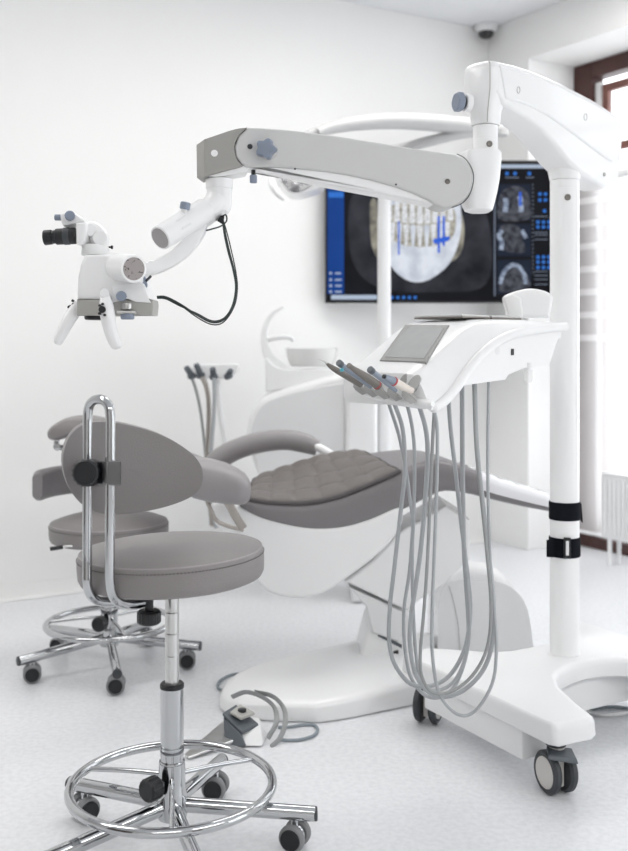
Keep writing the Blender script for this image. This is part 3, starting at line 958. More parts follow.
def esec(x0, x1, y, ry=0.045):
    a, b_ = P(x0, y, 2.405), P(x1, y, 2.405)
    cx = (a.x + b_.x) / 2
    rx = (b_.x - a.x) / 2
    out = []
    for i in range(36):
        an = 2 * PI * i / 36
        ca, sa = math.cos(an), math.sin(an)
        out.append(V(cx + rx * math.copysign(abs(ca) ** 0.75, ca), 2.405 + ry * math.copysign(abs(sa) ** 0.75, sa), a.z))
    return out


obj('elbow', loft([esec(470, 489, 212.3, 0.03), esec(465, 492, 210.5, 0.040), esec(462, 493.5, 205), esec(460, 496.5, 193.3), esec(459.7, 496.6, 193), esec(459, 499, 180), esec(459, 500.5, 165), esec(460, 500.8, 154), esec(463, 499, 152)]), 'white', ms)

# lower spring arm
SA = Plane(200, 2.270, 470, 2.352)
SW = 0.082
up = [(248, 127.2), (260, 127.4), (286, 129.4), (312.5, 132.4), (340, 136.2), (365, 140.2), (392, 144.6), (417.6, 149), (440, 152), (456, 154.6)]
end = [(463, 158), (468.5, 164), (472, 172), (472.6, 180), (470.5, 190), (466.5, 198), (460, 204), (451, 207.6), (444, 208)]
lowr = [(437, 205.5), (428, 200), (413, 193), (396.6, 187), (372, 180), (347.6, 174.8), (320, 170.8), (295, 168.4), (270, 167), (248, 167.4)]
lend = [(241.5, 164), (236, 157), (234.7, 146.5), (238.8, 135.7)]
sp = obj('spring_arm', prism([SA.at(x, y) for x, y in up + end + lowr + lend], -SA.n * SW, 0.006, 3), 'arm_side', ms)
wed = [(239, 160), (250, 165), (295, 163), (347, 168), (397, 181), (428, 193), (445, 206), (436, 205), (410, 199.5), (382.6, 194), (326.6, 183.6), (285, 174), (262, 169), (249, 168), (237, 167.5)]
obj('end_gap', tube([SA.at(x + 0.9, y, -0.002) for x, y in [(456, 154.0), (463, 157.4)] + end[1:-1]], 0.0011, 8, 3), 'black', sp)
obj('arm_underside', prism([SA.at(x, y, -0.008) for x, y in wed], -SA.n * (SW - 0.016), 0.006, 3), 'white', ms)
for x, y, r in ((447.5, 181.5, 0.0065), (250, 146.6, 0.006)):
    obj('screw', lathe([(0, 0), (r, 0), (r, 0.0015), (r * 0.6, 0.003), (r * 0.55, 0.001), (0, 0.001)], SA.at(x, y), SA.n, 16), 'tool_grey' if x > 300 else 'charcoal', sp)
for x, y in ((396, 184.5), (295, 168.9)):
    obj('screw', lathe([(0, 0), (0.0025, 0), (0.002, 0.002), (0, 0.002)], SA.at(x, y), SA.n, 10), 'black', sp)
# star knob
k0 = SA.at(268.5, 150.5)
star = []
for i in range(60):
    a = 2 * PI * i / 60
    r = 0.021 * (1 + 0.16 * math.cos(5 * a + 0.4))
    star.append((r * math.cos(a), r * math.sin(a)))
kd = (SA.n + V(-0.35, 0, 0)).normalized()
kx = V(0, 0, 1).cross(kd).normalized()
ky = kd.cross(kx)
rings = [[k0 + kx * (u * s) + ky * (v * s) + kd * w for u, v in star] for s, w in ((0.92, 0.008), (1, 0.011), (1, 0.026), (0.94, 0.031), (0.8, 0.032), (0.02, 0.032))]
kn = obj('star_knob', loft(rings), 'blue_grey', ms)
obj('knob_boss', cyl(k0 - kd * 0.006, k0 + kd * 0.010, 0.021), 'arm_side', kn)
k0 = SA.at(253.4, 170, -0.03)
kn = obj('lock_screw', cyl(k0 + V(0, 0, -0.012), k0 + V(0, 0, -0.030), 0.0085), 'blue_grey', ms)
obj('lock_stem', cyl(k0 + V(0, 0, 0.004), k0 + V(0, 0, -0.013), 0.005), 'black', kn)
# warm grey end cap
capo = cr2([(204, 139.2), (210, 137.2), (220, 133.8), (230, 130.4), (238, 128.4), (247, 127.2)], 3) + [(243, 131.5), (238.4, 136), (235.5, 142), (234.4, 147), (235, 153), (237, 159.5), (241, 164.5)] + cr2([(243, 166), (236, 168.2), (229.3, 169.8), (217, 173.2), (204, 177)], 3)
cp = obj('end_cap', prism([SA.at(x, y, 0.001) for x, y in capo], -SA.n * (SW + 0.002), 0.003, 2), 'cap_grey', ms)
ef = [(196.3, 144.8), (204.2, 139.1), (204.2, 177), (196.8, 178)]
a0, a1, a2, a3 = SA.at(204.3, 139.1, 0.001), SA.at(204.3, 177, 0.001), P(196.3, 144.6, 2.315), P(196.8, 178, 2.315)
bk = -SA.n * (SW + 0.002)
a4, a5 = a0 + bk, a1 + bk
obj('cap_nose', hexa([a1, a3, V(a3.x + 0.004, a3.y + 0.03, a3.z), a5, a0, a2, V(a2.x + 0.004, a2.y + 0.03, a2.z), a4], 0.002), 'cap_grey', cp)
obj('emblem', lathe([(0, 0), (0.0078, 0), (0.0078, 0.0015), (0.003, 0.0016), (0.0028, 0.0008), (0, 0.0008)], SA.at(214.4, 153.3, 0.001), SA.n, 20), 'white', cp)
obj('cap_sole', prism([SA.at(x, y, -0.006) for x, y in ((206, 175.5), (229.3, 169), (241, 165.5), (250, 167), (247, 172), (236, 174), (216, 177))], -SA.n * (SW - 0.012), 0.002, 2), 'white', ms)

# two hook and loop straps round the column
for k, (y0, y1, lab) in enumerate(((502.5, 520.5, 'upper plain black strap wrapped round the white column'), (538, 557.5, 'lower black strap with a white buckle slot on the column'))):
    z0, z1 = zy(y1, 2.64), zy(y0, 2.64)
    t = thing('cable_strap', lab, 'strap', V(colc.x, colc.y, z0), 'black straps round the white column')
    r = 0.0402
    pr = [(0.0388, z0), (r, z0), (r + 0.0012, z0 + 0.002), (r + 0.0012, z1 - 0.002), (r, z1), (0.0388, z1)]
    rings = []
    for rr, z in pr + [pr[0]]:
        rings.append([V(colc.x + rr * math.cos(2 * PI * i / 48), colc.y + rr * math.sin(2 * PI * i / 48), z) for i in range(48)])
    obj('band', loft(rings, cap=False), 'fabric_black', t)
    if k == 0:
        obj('loose_end', hexa([P(x, y, d) for x, y, d in ((580.4, 521, 2.665), (583, 523, 2.66), (583, 523, 2.668), (580.8, 521, 2.673), (580.3, 503.5, 2.665), (581.5, 503.5, 2.66), (581.5, 503.5, 2.668), (580.6, 503.5, 2.673))], 0.0008), 'fabric_black', t)
    else:
        obj('loose_end', hexa([P(x, y, d) for x, y, d in ((546.5, 557, 2.633), (553, 557.5, 2.617), (553, 557.5, 2.624), (546.5, 557, 2.642), (546.5, 540, 2.633), (553, 539, 2.617), (553, 539, 2.624), (546.5, 540, 2.642))], 0.0008), 'fabric_black', t)
        bkq = [(564, 537.5), (571, 538), (571, 559), (564, 558.5)]
        bl = obj('buckle', prism([P(x, y, 2.618) for x, y in bkq], (0, 0.006, 0), 0.0015, 2), 'black', t)
        obj('buckle_slot', prism([P(x, y, 2.6168) for x, y in ((566, 541), (569, 541), (569, 555.5), (566, 555.5))], (0, 0.002, 0)), 'white_soft', bl)

#SECTION SCOPE
# ------------------------------------------------------------------ microscope head
SD = 2.25
mh = thing('surgical_microscope', 'white dental microscope with black eyepieces hanging from the arm', 'microscope', P(117, 300, SD))


def S(x, y, d=0.0):
    return P(x, y, SD + d)


# swivel under the end cap
sx = P(219.2, 180, 2.31)
zz = lambda y: H + (YH - y) * 2.31 / F
obj('swivel_collar', lathe([(0, zz(189)), (0.0300, zz(189)), (0.0312, zz(188)), (0.0312, zz(179.6)), (0.0, zz(179.6))], V(sx.x, sx.y, 0), seg=36), 'white', mh)
sw = [P(219, 188, 2.31), P(218.5, 196, 2.31), P(216, 204, 2.305), P(209, 211, 2.295), P(200, 217, 2.285), P(194, 221, 2.28)]
el = obj('swivel_elbow', tube(sw, [0.0285, 0.0285, 0.0295, 0.0285, 0.027, 0.020], 28, 5), 'white', mh)
obj('elbow_corner', lathe([(0, zz(214)), (0.02, zz(213)), (0.0265, zz(209)), (0.028, zz(200)), (0.0285, zz(190)), (0, zz(190))], V(sx.x + 0.001, sx.y, 0), seg=32), 'white', mh)
# oblique counter cylinder with grey end
c0, c1_ = P(160, 238.2, 2.175), P(205, 210.5, 2.275)
ob = obj('tilt_cylinder', cyl(c0, c1_, 0.0275, 0.029, 0.08, 36), 'white', mh)
ad = (c0 - c1_).normalized()
obj('end_disc', cyl(c0 - ad * 0.003, c0 + ad * 0.0012, 0.0235, None, 0.05), 'disc_grey', ob)
md = c0.lerp(c1_, 0.42)
obj('grip_sleeve', cyl(md - ad * 0.012, md + ad * 0.020, 0.0290, None, 0.06, 8), 'white_soft', ob)
kk = P(184.5, 214, 2.215)
kn = obj('tension_knob', knob(kk + V(0, 0, 0.010), kk + V(0.003, 0, 0.026), 0.0115, 12), 'blue_grey', mh)
obj('knob_stem', cyl(kk + V(0, 0, -0.012), kk + V(0, 0, 0.012), 0.007), 'white', kn)
# curved carrier down to the head
bo = cr2([(198, 209), (205, 213), (206, 226), (200, 240), (188.7, 253.5), (176, 263.5), (163, 270.5), (146.8, 275.6), (138, 276)], 4)
bi = cr2([(138, 262), (147, 261.4), (160, 256.5), (172, 249), (180.6, 240), (188, 229), (194, 218)], 4)
obj('carrier', prism([P(x, y, 2.222 + 0.0006 * max(0, x - 150)) for x, y in bo + bi], (0, 0.034, 0), 0.006, 3), 'white', mh)
# optics body
body = [(84, 254.6), (104, 254.2), (125, 255), (136, 257), (140.5, 268), (143, 281), (147, 293), (150.5, 299.2), (76.6, 299.2), (76.8, 290), (77.6, 277), (80, 265)]
obj('optics_body', prism([S(x, y, -0.055) for x, y in body], (0, 0.11, 0), 0.010, 4), 'white', mh)
lowb = [(76.6, 299.4), (110, 299.4), (153.2, 299.8), (153.6, 305), (152.6, 315.3), (136, 315.3), (110, 315.6), (76.6, 315.3)]
obj('lens_housing', prism([S(x, y, -0.053) for x, y in lowb], (0, 0.075, 0), 0.004, 3), 'body_grey', mh)
obj('objective', cyl(S(98, 314, 0.0), S(98, 320, 0.0), 0.030), 'black', mh)
wl = prism([S(x, y, -0.058) for x, y in ((112, 286), (136, 283), (143.5, 284), (148.5, 298.5), (151, 303), (136, 302), (128, 299), (112, 303))], (0, 0.004, 0), 0.0018, 2)
obj('side_cover', wl, 'white', mh)
# big zoom knob
k0, k1 = S(110, 266.5, 0.0), S(133.9, 268.8, -0.105)
kb = obj('zoom_knob', cyl(k0, k1, 0.0315, 0.0305, 0.10, 40), 'white', mh)
ad = (k1 - k0).normalized()
obj('knob_face', cyl(k1 - ad * 0.002, k1 + ad * 0.0012, 0.0248, None, 0.04, 36), 'knob_face', kb)
# neck, tilting elbow and binocular tube
zs = lambda y: H + (YH - y) * SD / F
nk = S(95.4, 250)
obj('neck', lathe([(0, zs(255.5)), (0.0305, zs(255.5)), (0.031, zs(253)), (0.0302, zs(246.5)), (0.0285, zs(245)), (0, zs(245))], V(nk.x, nk.y, 0), seg=36), 'white', mh)
obj('tilt_elbow', tube([S(99, 247), S(99.5, 240), S(97, 234), S(92, 229.5), S(85, 229)], [0.018, 0.0215, 0.0215, 0.019, 0.015], 26, 5), 'white', mh)
obj('elbow_joint', cyl(S(100, 238, -0.027), S(100, 238, 0.027), 0.0165), 'white', mh)
obj('elbow_joint', cyl(S(90.5, 230, -0.026), S(90.5, 230, 0.026), 0.0145), 'white', mh)
obj('binocular_body', prism([S(x, y, -0.05) for x, y in ((75.6, 223.2), (85, 222), (86.4, 226), (85, 240), (82, 244), (76, 244.2))], (0, 0.10, 0), 0.005, 3), 'white', mh)
for d in (-0.028, 0.034):
    ep = obj('eyepiece', cyl(S(76, 235.8, d), S(56, 236.8, d), 0.0185, 0.0180, 0.1, 32), 'black', mh)
    obj('eye_cup', join(cyl(S(56.5, 236.8, d), S(52.5, 237, d), 0.015), cyl(S(52.8, 237, d), S(43.8, 237.8, d), 0.0165, 0.0170, 0.18, 32)), 'black', ep)
    obj('focus_ring', knob(S(71, 236, d), S(63, 236.4, d), 0.0193, 26, 0.03), 'charcoal', ep)
cm = prism([S(x, y, -0.03) for x, y in ((60, 214), (68, 211.5), (74, 212.5), (84, 219.5), (84.5, 222), (63, 226), (61, 222))], (0, 0.06, 0), 0.005, 3)
obj('diopter_housing', cm, 'white', mh)
obj('diopter_knob', knob(S(70, 215.6, -0.028), S(69.8, 215.7, -0.043), 0.0115, 14, 0.05), 'blue_grey', mh)
obj('diopter_knob', knob(S(61, 217.5, 0.0), S(54.8, 217.5, 0.0), 0.007, 12, 0.05), 'blue_grey', mh)
obj('pin', join(cyl(S(108, 247), S(111.5, 247.3), 0.002), cyl(S(111, 247.2), S(113, 247.3), 0.004)), 'black', mh)
# handles
hl = [S(78, 305, -0.01), S(74, 312, -0.02), S(68.5, 321, -0.03), S(63, 331, -0.035), S(58.5, 341, -0.035), S(57, 344.5, -0.035)]
obj('handle', tube(hl, [0.012, 0.0155, 0.015, 0.0135, 0.0115, 0.006], 20, 5, flat=(1, 0.8)), 'white', mh)
hr = [S(104.5, 294, -0.075), S(106, 303, -0.085), S(107.5, 314, -0.09), S(109.5, 326, -0.092), S(113, 338, -0.092), S(117, 346, -0.092), S(118, 348.5, -0.092)]
obj('handle', tube(hr, [0.009, 0.0145, 0.0165, 0.015, 0.0135, 0.012, 0.006], 20, 5, flat=(0.85, 1)), 'white', mh)
obj('handle_mount', join(cyl(S(104, 293.3, -0.092), S(104, 293.3, -0.05), 0.0105), cyl(S(106, 303, -0.08), S(108, 303, -0.04), 0.012)), 'white', mh)
bt = None
for x, y, d, r in ((102.5, 309.5, -0.104, 0.0075), (100.2, 305.5, -0.10, 0.003), (99.8, 313.5, -0.10, 0.003), (105, 315, -0.108, 0.0028), (103, 304, -0.104, 0.003)):
    q = cyl(S(x, y, d), S(x - 0.6, y, d - 0.008), r)
    bt = q if bt is None else join(bt, q)
obj('control_button', bt, 'black', mh)
bt = None
for x, y in ((72.5, 300.5), (70, 306), (72.8, 304), (68.5, 306.8)):
    q = cyl(S(x + 1.5, y + 1, -0.02), S(x - 0.8, y - 0.4, -0.022), 0.0028)
    bt = q if bt is None else join(bt, q)
obj('control_button', bt, 'black', mh)
obj('focus_knob', knob(S(121, 296, -0.06), S(121.5, 296.3, -0.078), 0.0115, 14, 0.05), 'blue_grey', mh)
obj('filter_knob', cyl(S(127, 309.5, -0.068), S(127, 303.5, -0.068), 0.012), 'steel', mh)
obj('filter_arm', box(S(127, 312.5, -0.066), (0.042, 0.022, 0.007), 0, 0.002), 'steel', mh)
obj('filter_wheel', knob(S(127.5, 319.5, -0.068), S(127.5, 314, -0.068), 0.015, 10, 0.06), 'blue_grey', mh)
obj('lock_knob', knob(S(141, 279, -0.03), S(142.5, 286.5, -0.045), 0.0118, 14, 0.05), 'blue_grey', mh)
obj('fixing_pin', cyl(S(146, 281, -0.045), S(151, 276, -0.05), 0.003), 'charcoal', mh)
# control cables looping back to the arm
for k, (dx, dd) in enumerate(((0, 0.0), (2.2, 0.012), (-1.5, -0.012))):
    pts = [S(157, 296.6 + k * 0.8, 0.0), S(166, 297 + k, 0.0), P(180, 304 + k, 2.255), P(197, 315 + dx, 2.26 + dd), P(212, 322.3 + dx, 2.265 + dd), P(224, 319.5 + dx, 2.27 + dd), P(233 + dx * 0.6, 306, 2.28 + dd), P(236.3 + dx * 0.5, 288, 2.29 + dd), P(234 + dx * 0.7, 270, 2.3 + dd), P(229 + dx, 250, 2.3 + dd), P(225 + dx * 0.8, 232, 2.3 + dd * 0.5), P(222.5, 218, 2.29)]
    obj('cable', tube(pts, 0.0015 if k else 0.0021, 8, 6), 'cable_black', mh)
obj('cable', tube([P(222.5, 216, 2.285), P(226, 215, 2.28), P(226.5, 221, 2.275), P(221, 226, 2.265), P(212, 229, 2.25), P(206, 230.5, 2.245)], 0.0018, 8, 5), 'cable_black', mh)
obj('cable_plug', hexa([P(x, y, d) for x, y, d in ((217, 221, 2.275), (223.5, 225, 2.27), (223.5, 225, 2.29), (217, 221, 2.295), (220.5, 215.5, 2.275), (224.5, 215, 2.27), (224.5, 215, 2.29), (220.5, 215.5, 2.295))], 0.001), 'black', mh)

#SECTION CHAIR
# ------------------------------------------------------------------ dental chair
CN, CF = 2.95, 3.40           # near and far side
ch = thing('dental_chair', 'reclined grey dental chair with a quilted cover on a white base', 'chair', V(0.1, 3.1, 0))


def interp(tab, x):
    if x <= tab[0][0]:
        return tab[0][1]
    for (x0, y0), (x1, y1) in zip(tab, tab[1:]):
        if x <= x1:
            t = (x - x0) / (x1 - x0)
            t = t
            return y0 + (y1 - y0) * t
    return tab[-1][1]


def sm(pts, n=6):
    return cr2(pts, n)


T_near = sm([(238, 500), (250, 502), (270, 505), (305, 505.5), (335, 500), (365, 489), (395, 476), (415, 467), (432, 462.5), (446, 463.5), (470, 471), (500, 481.5), (530, 491), (549, 497), (566, 503)])
T_bot = sm([(238, 506), (250, 515), (270, 524.5), (305, 533), (335, 533), (365, 526), (395, 514.5), (415, 505.5), (432, 497), (446, 492), (470, 495), (500, 502.5), (530, 509), (549, 512.5), (566, 516)])
T_far = sm([(238, 489), (257, 480), (290, 468), (322, 458), (345, 454.5), (365, 453.5), (385, 451), (410, 450), (430, 453.5), (446, 459), (470, 468), (500, 479), (530, 489), (549, 495), (566, 501)])


def zat(y, d):
    return H - (y - YH) * d / F


def top_at(X, v):
    """height of the upholstery at plan position X, v from 0 near to 1 far"""
    xn = CX + X / CN * F
    xf = CX + X / CF * F
    zn = zat(interp(T_near, xn), CN)
    zf = zat(interp(T_far, xf), CF)
    k = v * v * (3 - 2 * v)
    return zn + (zf - zn) * (0.35 * v + 0.65 * k)


def chair_ring(X, grow=0.0):
    xn = CX + X / CN * F
    zb = zat(interp(T_bot, xn), CN)
    zn = zat(interp(T_near, xn), CN)
    hgt = zn - zb
    W = CF - CN
    pts = []
    g = grow
    for v, z in ((0.06, zb), (0.02, zb + 0.10 * hgt), (0.0, zb + 0.35 * hgt), (0.0, zb + 0.72 * hgt), (0.012, zb + 0.92 * hgt), (0.04, zn + 0.004)):
        pts.append(V(X, CN + v * W - (g if v < 0.03 else 0), z + (g if z > zn else 0)))
    for v in (0.12, 0.25, 0.4, 0.55, 0.7, 0.85, 0.93):
        pts.append(V(X, CN + v * W, top_at(X, v) + 0.004 + g))
    zf = top_at(X, 1.0)
    pts.append(V(X, CN + 0.985 * W, zf - 0.006 + g))
    pts.append(V(X, CF + g, zf - 0.02))
    pts.append(V(X, CF, zb + 0.4 * (zf - zb)))
    pts.append(V(X, CN + 0.94 * W, zb + 0.02))
    return pts


X0, X1 = (240 - CX) * CN / F, (565 - CX) * CN / F
rings = []
for i in range(61):
    X = X0 + (X1 - X0) * i / 60
    rings.append(chair_ring(X))
# rounded toe end
cen = sum((q for q in rings[-1]), V(0, 0, 0)) / len(rings[-1])
for s, dx in ((0.93, 0.012), (0.75, 0.02), (0.4, 0.024)):
    rings.append([cen + (q - cen) * s + V(dx, 0, 0) for q in rings[60]])
obj('upholstery', loft(rings), 'leather_lilac', ch, sharp=60)
# clear film over the leg rest
rings = []
for i in range(25):
    X = (480 - CX) * CN / F + (X1 - (480 - CX) * CN / F) * i / 24
    r = chair_ring(X, 0.003)
    q = r[2:14]
    rings.append([p + V(0, 0, 0.003 * math.sin(i * 1.3 + j * 0.9) * (j > 2)) for j, p in enumerate(q)])
obj('plastic_cover', loft(rings, cap=False, close_ring=False), 'film', ch, sharp=60)
# quilted pad
NU, NV = 84, 56
QU, QV = 6, 4
g0, g1 = [], []


def quilt_pt(u, v, lift):
    vv = 0.03 + 0.94 * v
    xl = -0.205 + 0.006 * v
    xr = 0.262 - 0.09 * v - 0.02 * abs(v - 0.5)
    # rounded corners
    ru = min(u, 1 - u)
    rv = min(v, 1 - v)
    X = xl + (xr - xl) * u
    fu = abs(math.sin(PI * QU * (u + 0.006 * math.sin(9 * v))))
    fv = abs(math.sin(PI * QV * v))
    bumpz = (fu * fv) ** 0.36
    ed = min(1, 14 * min(ru, rv))
    return V(X, CN + vv * (CF - CN), top_at(X, vv) + 0.006 + lift * (0.35 * ed ** 0.5 + 0.65 * bumpz))


bm = bmesh.new()
gt = [[bm.verts.new(quilt_pt(i / NU, j / NV, 0.019)) for j in range(NV + 1)] for i in range(NU + 1)]
for i in range(NU):
    for j in range(NV):
        bm.faces.new((gt[i][j], gt[i + 1][j], gt[i + 1][j + 1], gt[i][j + 1]))
geo = bmesh.ops.extrude_face_region(bm, geom=list(bm.faces))
# leave the copy on top, drop the first sheet to the upholstery
for i in range(NU + 1):
    for j in range(NV + 1):
        q = gt[i][j].co
        q.z = top_at(q.x, (q.y - CN) / (CF - CN)) + 0.0045
qp = obj('quilted_pad', bm, 'quilt', ch, sharp=75, wn=False)
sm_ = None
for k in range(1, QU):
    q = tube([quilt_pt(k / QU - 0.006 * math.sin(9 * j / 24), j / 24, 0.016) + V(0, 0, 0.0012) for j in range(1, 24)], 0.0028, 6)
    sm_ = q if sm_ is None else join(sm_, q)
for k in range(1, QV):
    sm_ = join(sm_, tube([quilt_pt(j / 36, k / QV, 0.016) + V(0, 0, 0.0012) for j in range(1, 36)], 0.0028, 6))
obj('stitching', sm_, 'seam', qp, wn=False)  # dark seam thread, also standing in for shade in the quilt grooves
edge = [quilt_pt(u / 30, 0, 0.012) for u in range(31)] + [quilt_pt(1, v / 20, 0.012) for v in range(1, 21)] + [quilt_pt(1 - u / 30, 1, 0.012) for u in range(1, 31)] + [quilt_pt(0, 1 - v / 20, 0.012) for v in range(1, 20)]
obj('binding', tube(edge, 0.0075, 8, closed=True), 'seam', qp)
# backrest and headrest behind the stools
bk = [P(236, 500, 3.0), P(200, 486, 3.05), P(150, 466, 3.1), P(112, 452, 3.15)]
rings = []
for q, w in zip(cr(bk, 5), [0.20] * 6 + [0.19] * 5 + [0.16] * 5):
    sec = rrect(2 * w, 0.07, 0.03)
    rings.append([q + V(0, 0.20 + u, v) for u, v in sec])
obj('backrest', loft(rings), 'leather_lilac', ch)
hd = cr2([(48, 433), (50, 438.5), (58, 440), (70, 437), (84, 434), (100, 434), (112, 436), (114, 428), (104, 420.5), (86, 416.5), (68, 417.5), (56, 423), (50, 428)], 4, True)
rings = []
obj('headrest', pillow([((x - CX) * 3.2 / F, zat(y, 3.2)) for x, y in hd], 0.20, 0.012, lambda u, v, w: V(u, 3.235 + w, v)), 'leather', ch)
obj('headrest_bar', join(tube([P(57, 438, 3.24), P(57.5, 446, 3.24), P(75, 450, 3.24), P(110, 455, 3.22)], 0.009, 12, 4), cyl(P(58, 446, 3.25), P(57, 447, 3.20), 0.012)), 'chrome', ch)
# far armrest, an arched tube
af = [P(205, 486, 3.42), P(210, 472, 3.42), P(219, 459.5, 3.42), P(237, 449, 3.42), P(262, 442, 3.42), P(286, 440, 3.42), P(304, 443, 3.42), P(317.5, 448, 3.42)]
ao = obj('armrest', tube(af, [0.024, 0.030, 0.031, 0.030, 0.030, 0.029, 0.0285, 0.0225], 20, 5, flat=(1, 1.2)), 'arm_leather_lit', ch)
obj('armrest_stub', tube([P(315, 446, 3.41), P(326, 451.5, 3.40), P(345, 464, 3.38)], [0.014, 0.0145, 0.0155], 14, 4), 'white', ao)
# near armrest: broad pad on a metal strap
sec = [(190, 456, 0.058, 0.07), (205, 464, 0.062, 0.075), (222, 471, 0.062, 0.075), (238, 478, 0.057, 0.072), (246, 483, 0.046, 0.06), (250, 487, 0.028, 0.04), (251.5, 489, 0.01, 0.015)]
ax = (P(246, 487, 2.80) - P(190, 474, 2.85)).normalized()
rings = []
for x, yc, hz, hw in [(180, 473, 0.048, 0.068), (195, 477, 0.058, 0.075), (210, 480, 0.060, 0.078), (225, 483, 0.057, 0.075), (238, 486.5, 0.049, 0.068), (245, 489, 0.041, 0.057), (249.5, 490.5, 0.027, 0.038), (251.2, 491, 0.008, 0.012)]:
    c = P(x, yc, 2.84)
    ring = []
    for i in range(28):
        a = 2 * PI * i / 28
        ca, sa = math.cos(a), math.sin(a)
        ring.append(c + V(0, hw * math.copysign(abs(ca) ** 0.75, ca), hz * math.copysign(abs(sa) ** 0.8, sa)))
    rings.append(ring)
an = obj('armrest', loft(rings), 'arm_leather_lit', ch)
obj('armrest_strap', tube([P(224, 497, 2.84), P(230, 506, 2.84), P(236, 517, 2.85), P(243, 528, 2.88)], 0.012, 12, 5, flat=(0.35, 1), up=(0, 1, 0)), 'bronze', an)
obj('armrest_frame', tube([P(206, 498, 2.85), P(211, 510, 2.85), P(216, 520, 2.86), P(226, 525.5, 2.88), P(243, 530, 2.9)], 0.006, 10, 5), 'bronze', an)
# white shell below the upholstery
so = cr2([(212, 503), (236, 505), (262, 517), (305, 527), (340, 527), (370, 519), (400, 507), (402, 524), (390, 543), (372, 560), (345, 580), (326, 592.5), (305, 598.5), (283, 597), (266, 590), (252, 575), (238, 552), (222, 532), (213, 521)], 4, True)
shell = prism([P(x, y, 2.952) for x, y in so], (0, 0.40, 0), 0.03, 5)
obj('seat_shell', shell, 'white', ch, sharp=50)
# lifting arm and pillar
la = [(345, 582), (372, 561), (400, 532), (446, 505), (470, 520), (470, 560), (445, 585), (420, 600), (408, 611.5)]
obj('lift_arm', prism([P(x, y, 3.02) for x, y in la], (0, 0.21, 0), 0.010, 3), 'white', ch)
lb_ = [(349, 587), (408, 614), (416, 622), (398, 642), (372, 633), (366, 607)]
obj('lift_link', prism([P(x, y, 3.035) for x, y in lb_], (0, 0.18, 0), 0.008, 3), 'white_soft', ch)
pl = [(357, 668), (361, 652), (367, 630), (374, 612), (384, 606), (406, 618), (415, 640), (420, 668)]
pi = obj('pillar', prism([P(x, y, 3.05) for x, y in pl], (0, 0.22, 0), 0.012, 3), 'white', ch)
obj('pillar_slot', prism([P(x, y, 3.046) for x, y in ((378, 633), (402, 645), (402, 648.5), (378, 636.5))], (0, 0.01, 0), 0.001, 1), 'slate', pi)
obj('pillar_switch', prism([P(x, y, 3.04) for x, y in ((393.5, 652), (398.5, 651), (398.5, 660), (394, 663))], (0, 0.012, 0), 0.001, 1), 'black', pi)
# floor base with a rounded nose
bo = [(0.37, 2.90), (0.06, 2.735), (-0.04, 2.725), (-0.14, 2.735), (-0.22, 2.76), (-0.262, 2.81), (-0.27, 2.88), (-0.25, 2.97), (-0.19, 3.06), (-0.08, 3.14), (0.06, 3.22), (0.20, 3.30), (0.40, 3.34)]
bo = cr2(bo, 4)


def base_lvl(k, z0, slope):
    cx_, cy_ = 0.12, 3.05
    return [V(cx_ + (x - cx_) * k, cy_ + (y - cy_) * k, z0 + slope * max(0, (x * 0.9 + (y - 2.7) * 0.35 + 0.25))) for x, y in bo]


obj('floor_base', loft([base_lvl(0.985, 0.002, 0), base_lvl(1.0, 0.010, 0), base_lvl(0.992, 0.034, 0.02), base_lvl(0.965, 0.044, 0.03), base_lvl(0.90, 0.050, 0.035), base_lvl(0.5, 0.060, 0.045)]), 'white', ch, sharp=50)

# rounded white housing behind the stand
hb = thing('unit_housing', 'rounded white floor housing behind the wheeled stand base', 'housing', P(485, 660, 3.26))
ho = cr2([(437, 680), (437.5, 640), (439, 604), (444, 588), (456, 580.5), (478, 579.5), (500, 582), (517, 592), (527, 608), (532, 635), (533.5, 660), (533, 678)], 4)
q0 = P(428, 657, 3.3)
ho = [(x, min(y, YH + H / 3.26 * F - 0.6)) for x, y in ho]
obj('shell', prism([P(x, y, 3.26) for x, y in ho], (0, 0.28, 0), 0.035, 5), 'white', hb, sharp=50)
obj('cover_seam', tube([P(449, 586, 3.258), P(453, 600, 3.257), P(458, 625, 3.257), P(460, 655, 3.257)], 0.0012, 6, 4), 'body_grey', hb)

#SECTION UNIT
# ------------------------------------------------------------------ treatment unit with basin
UD = 4.0
un = thing('dental_unit', 'white cuspidor cabinet with round basin and curved water arm', 'dental unit', V(0.1, UD + 0.15, 0))


def U(x, y, d=0.0):
    return P(x, y, UD + d)


fy = YH + H / UD * F
co = cr2([(300, 520), (275, 505), (262, 485), (253, 462), (247.5, 440), (248, 423), (253, 408), (264, 396.5), (285, 389), (306, 383), (330, 376), (352, 372)], 4) + [(378, 372), (378, 560), (318, 560)]
obj('cabinet', prism([U(x, y, 0.01) for x, y in co], (0, 0.34, 0), 0.025, 4), 'white', un, sharp=50)
po = cr2([(300, 515), (276, 500), (264, 482), (256, 460), (252, 440), (253, 426), (258, 412), (268, 402), (288, 395), (310, 389.5), (332, 385), (344, 384)], 4) + [(344.5, 520)]
obj('front_panel', prism([U(x, y, 0.002) for x, y in po], (0, 0.016, 0), 0.003, 2), 'panel_gloss', un)
obj('side_pillar', prism([U(x, y, -0.02) for x, y in ((346, 376), (377.5, 376), (377.5, fy + 1), (352, fy + 1), (346, 560))], (0, 0.3, 0), 0.02, 4), 'white', un)
obj('basin_support', prism([U(x, y, 0.06) for x, y in cr2([(265.5, 392), (265.5, 372), (266, 358), (275, 366), (290, 370), (320, 369), (334, 371), (336, 382)], 3)], (0, 0.2, 0), 0.01, 3), 'white', un)
bc = U(311.5, 366, 0.15)
bc.z = zat(366, 4.15)
k = 4.15 / F
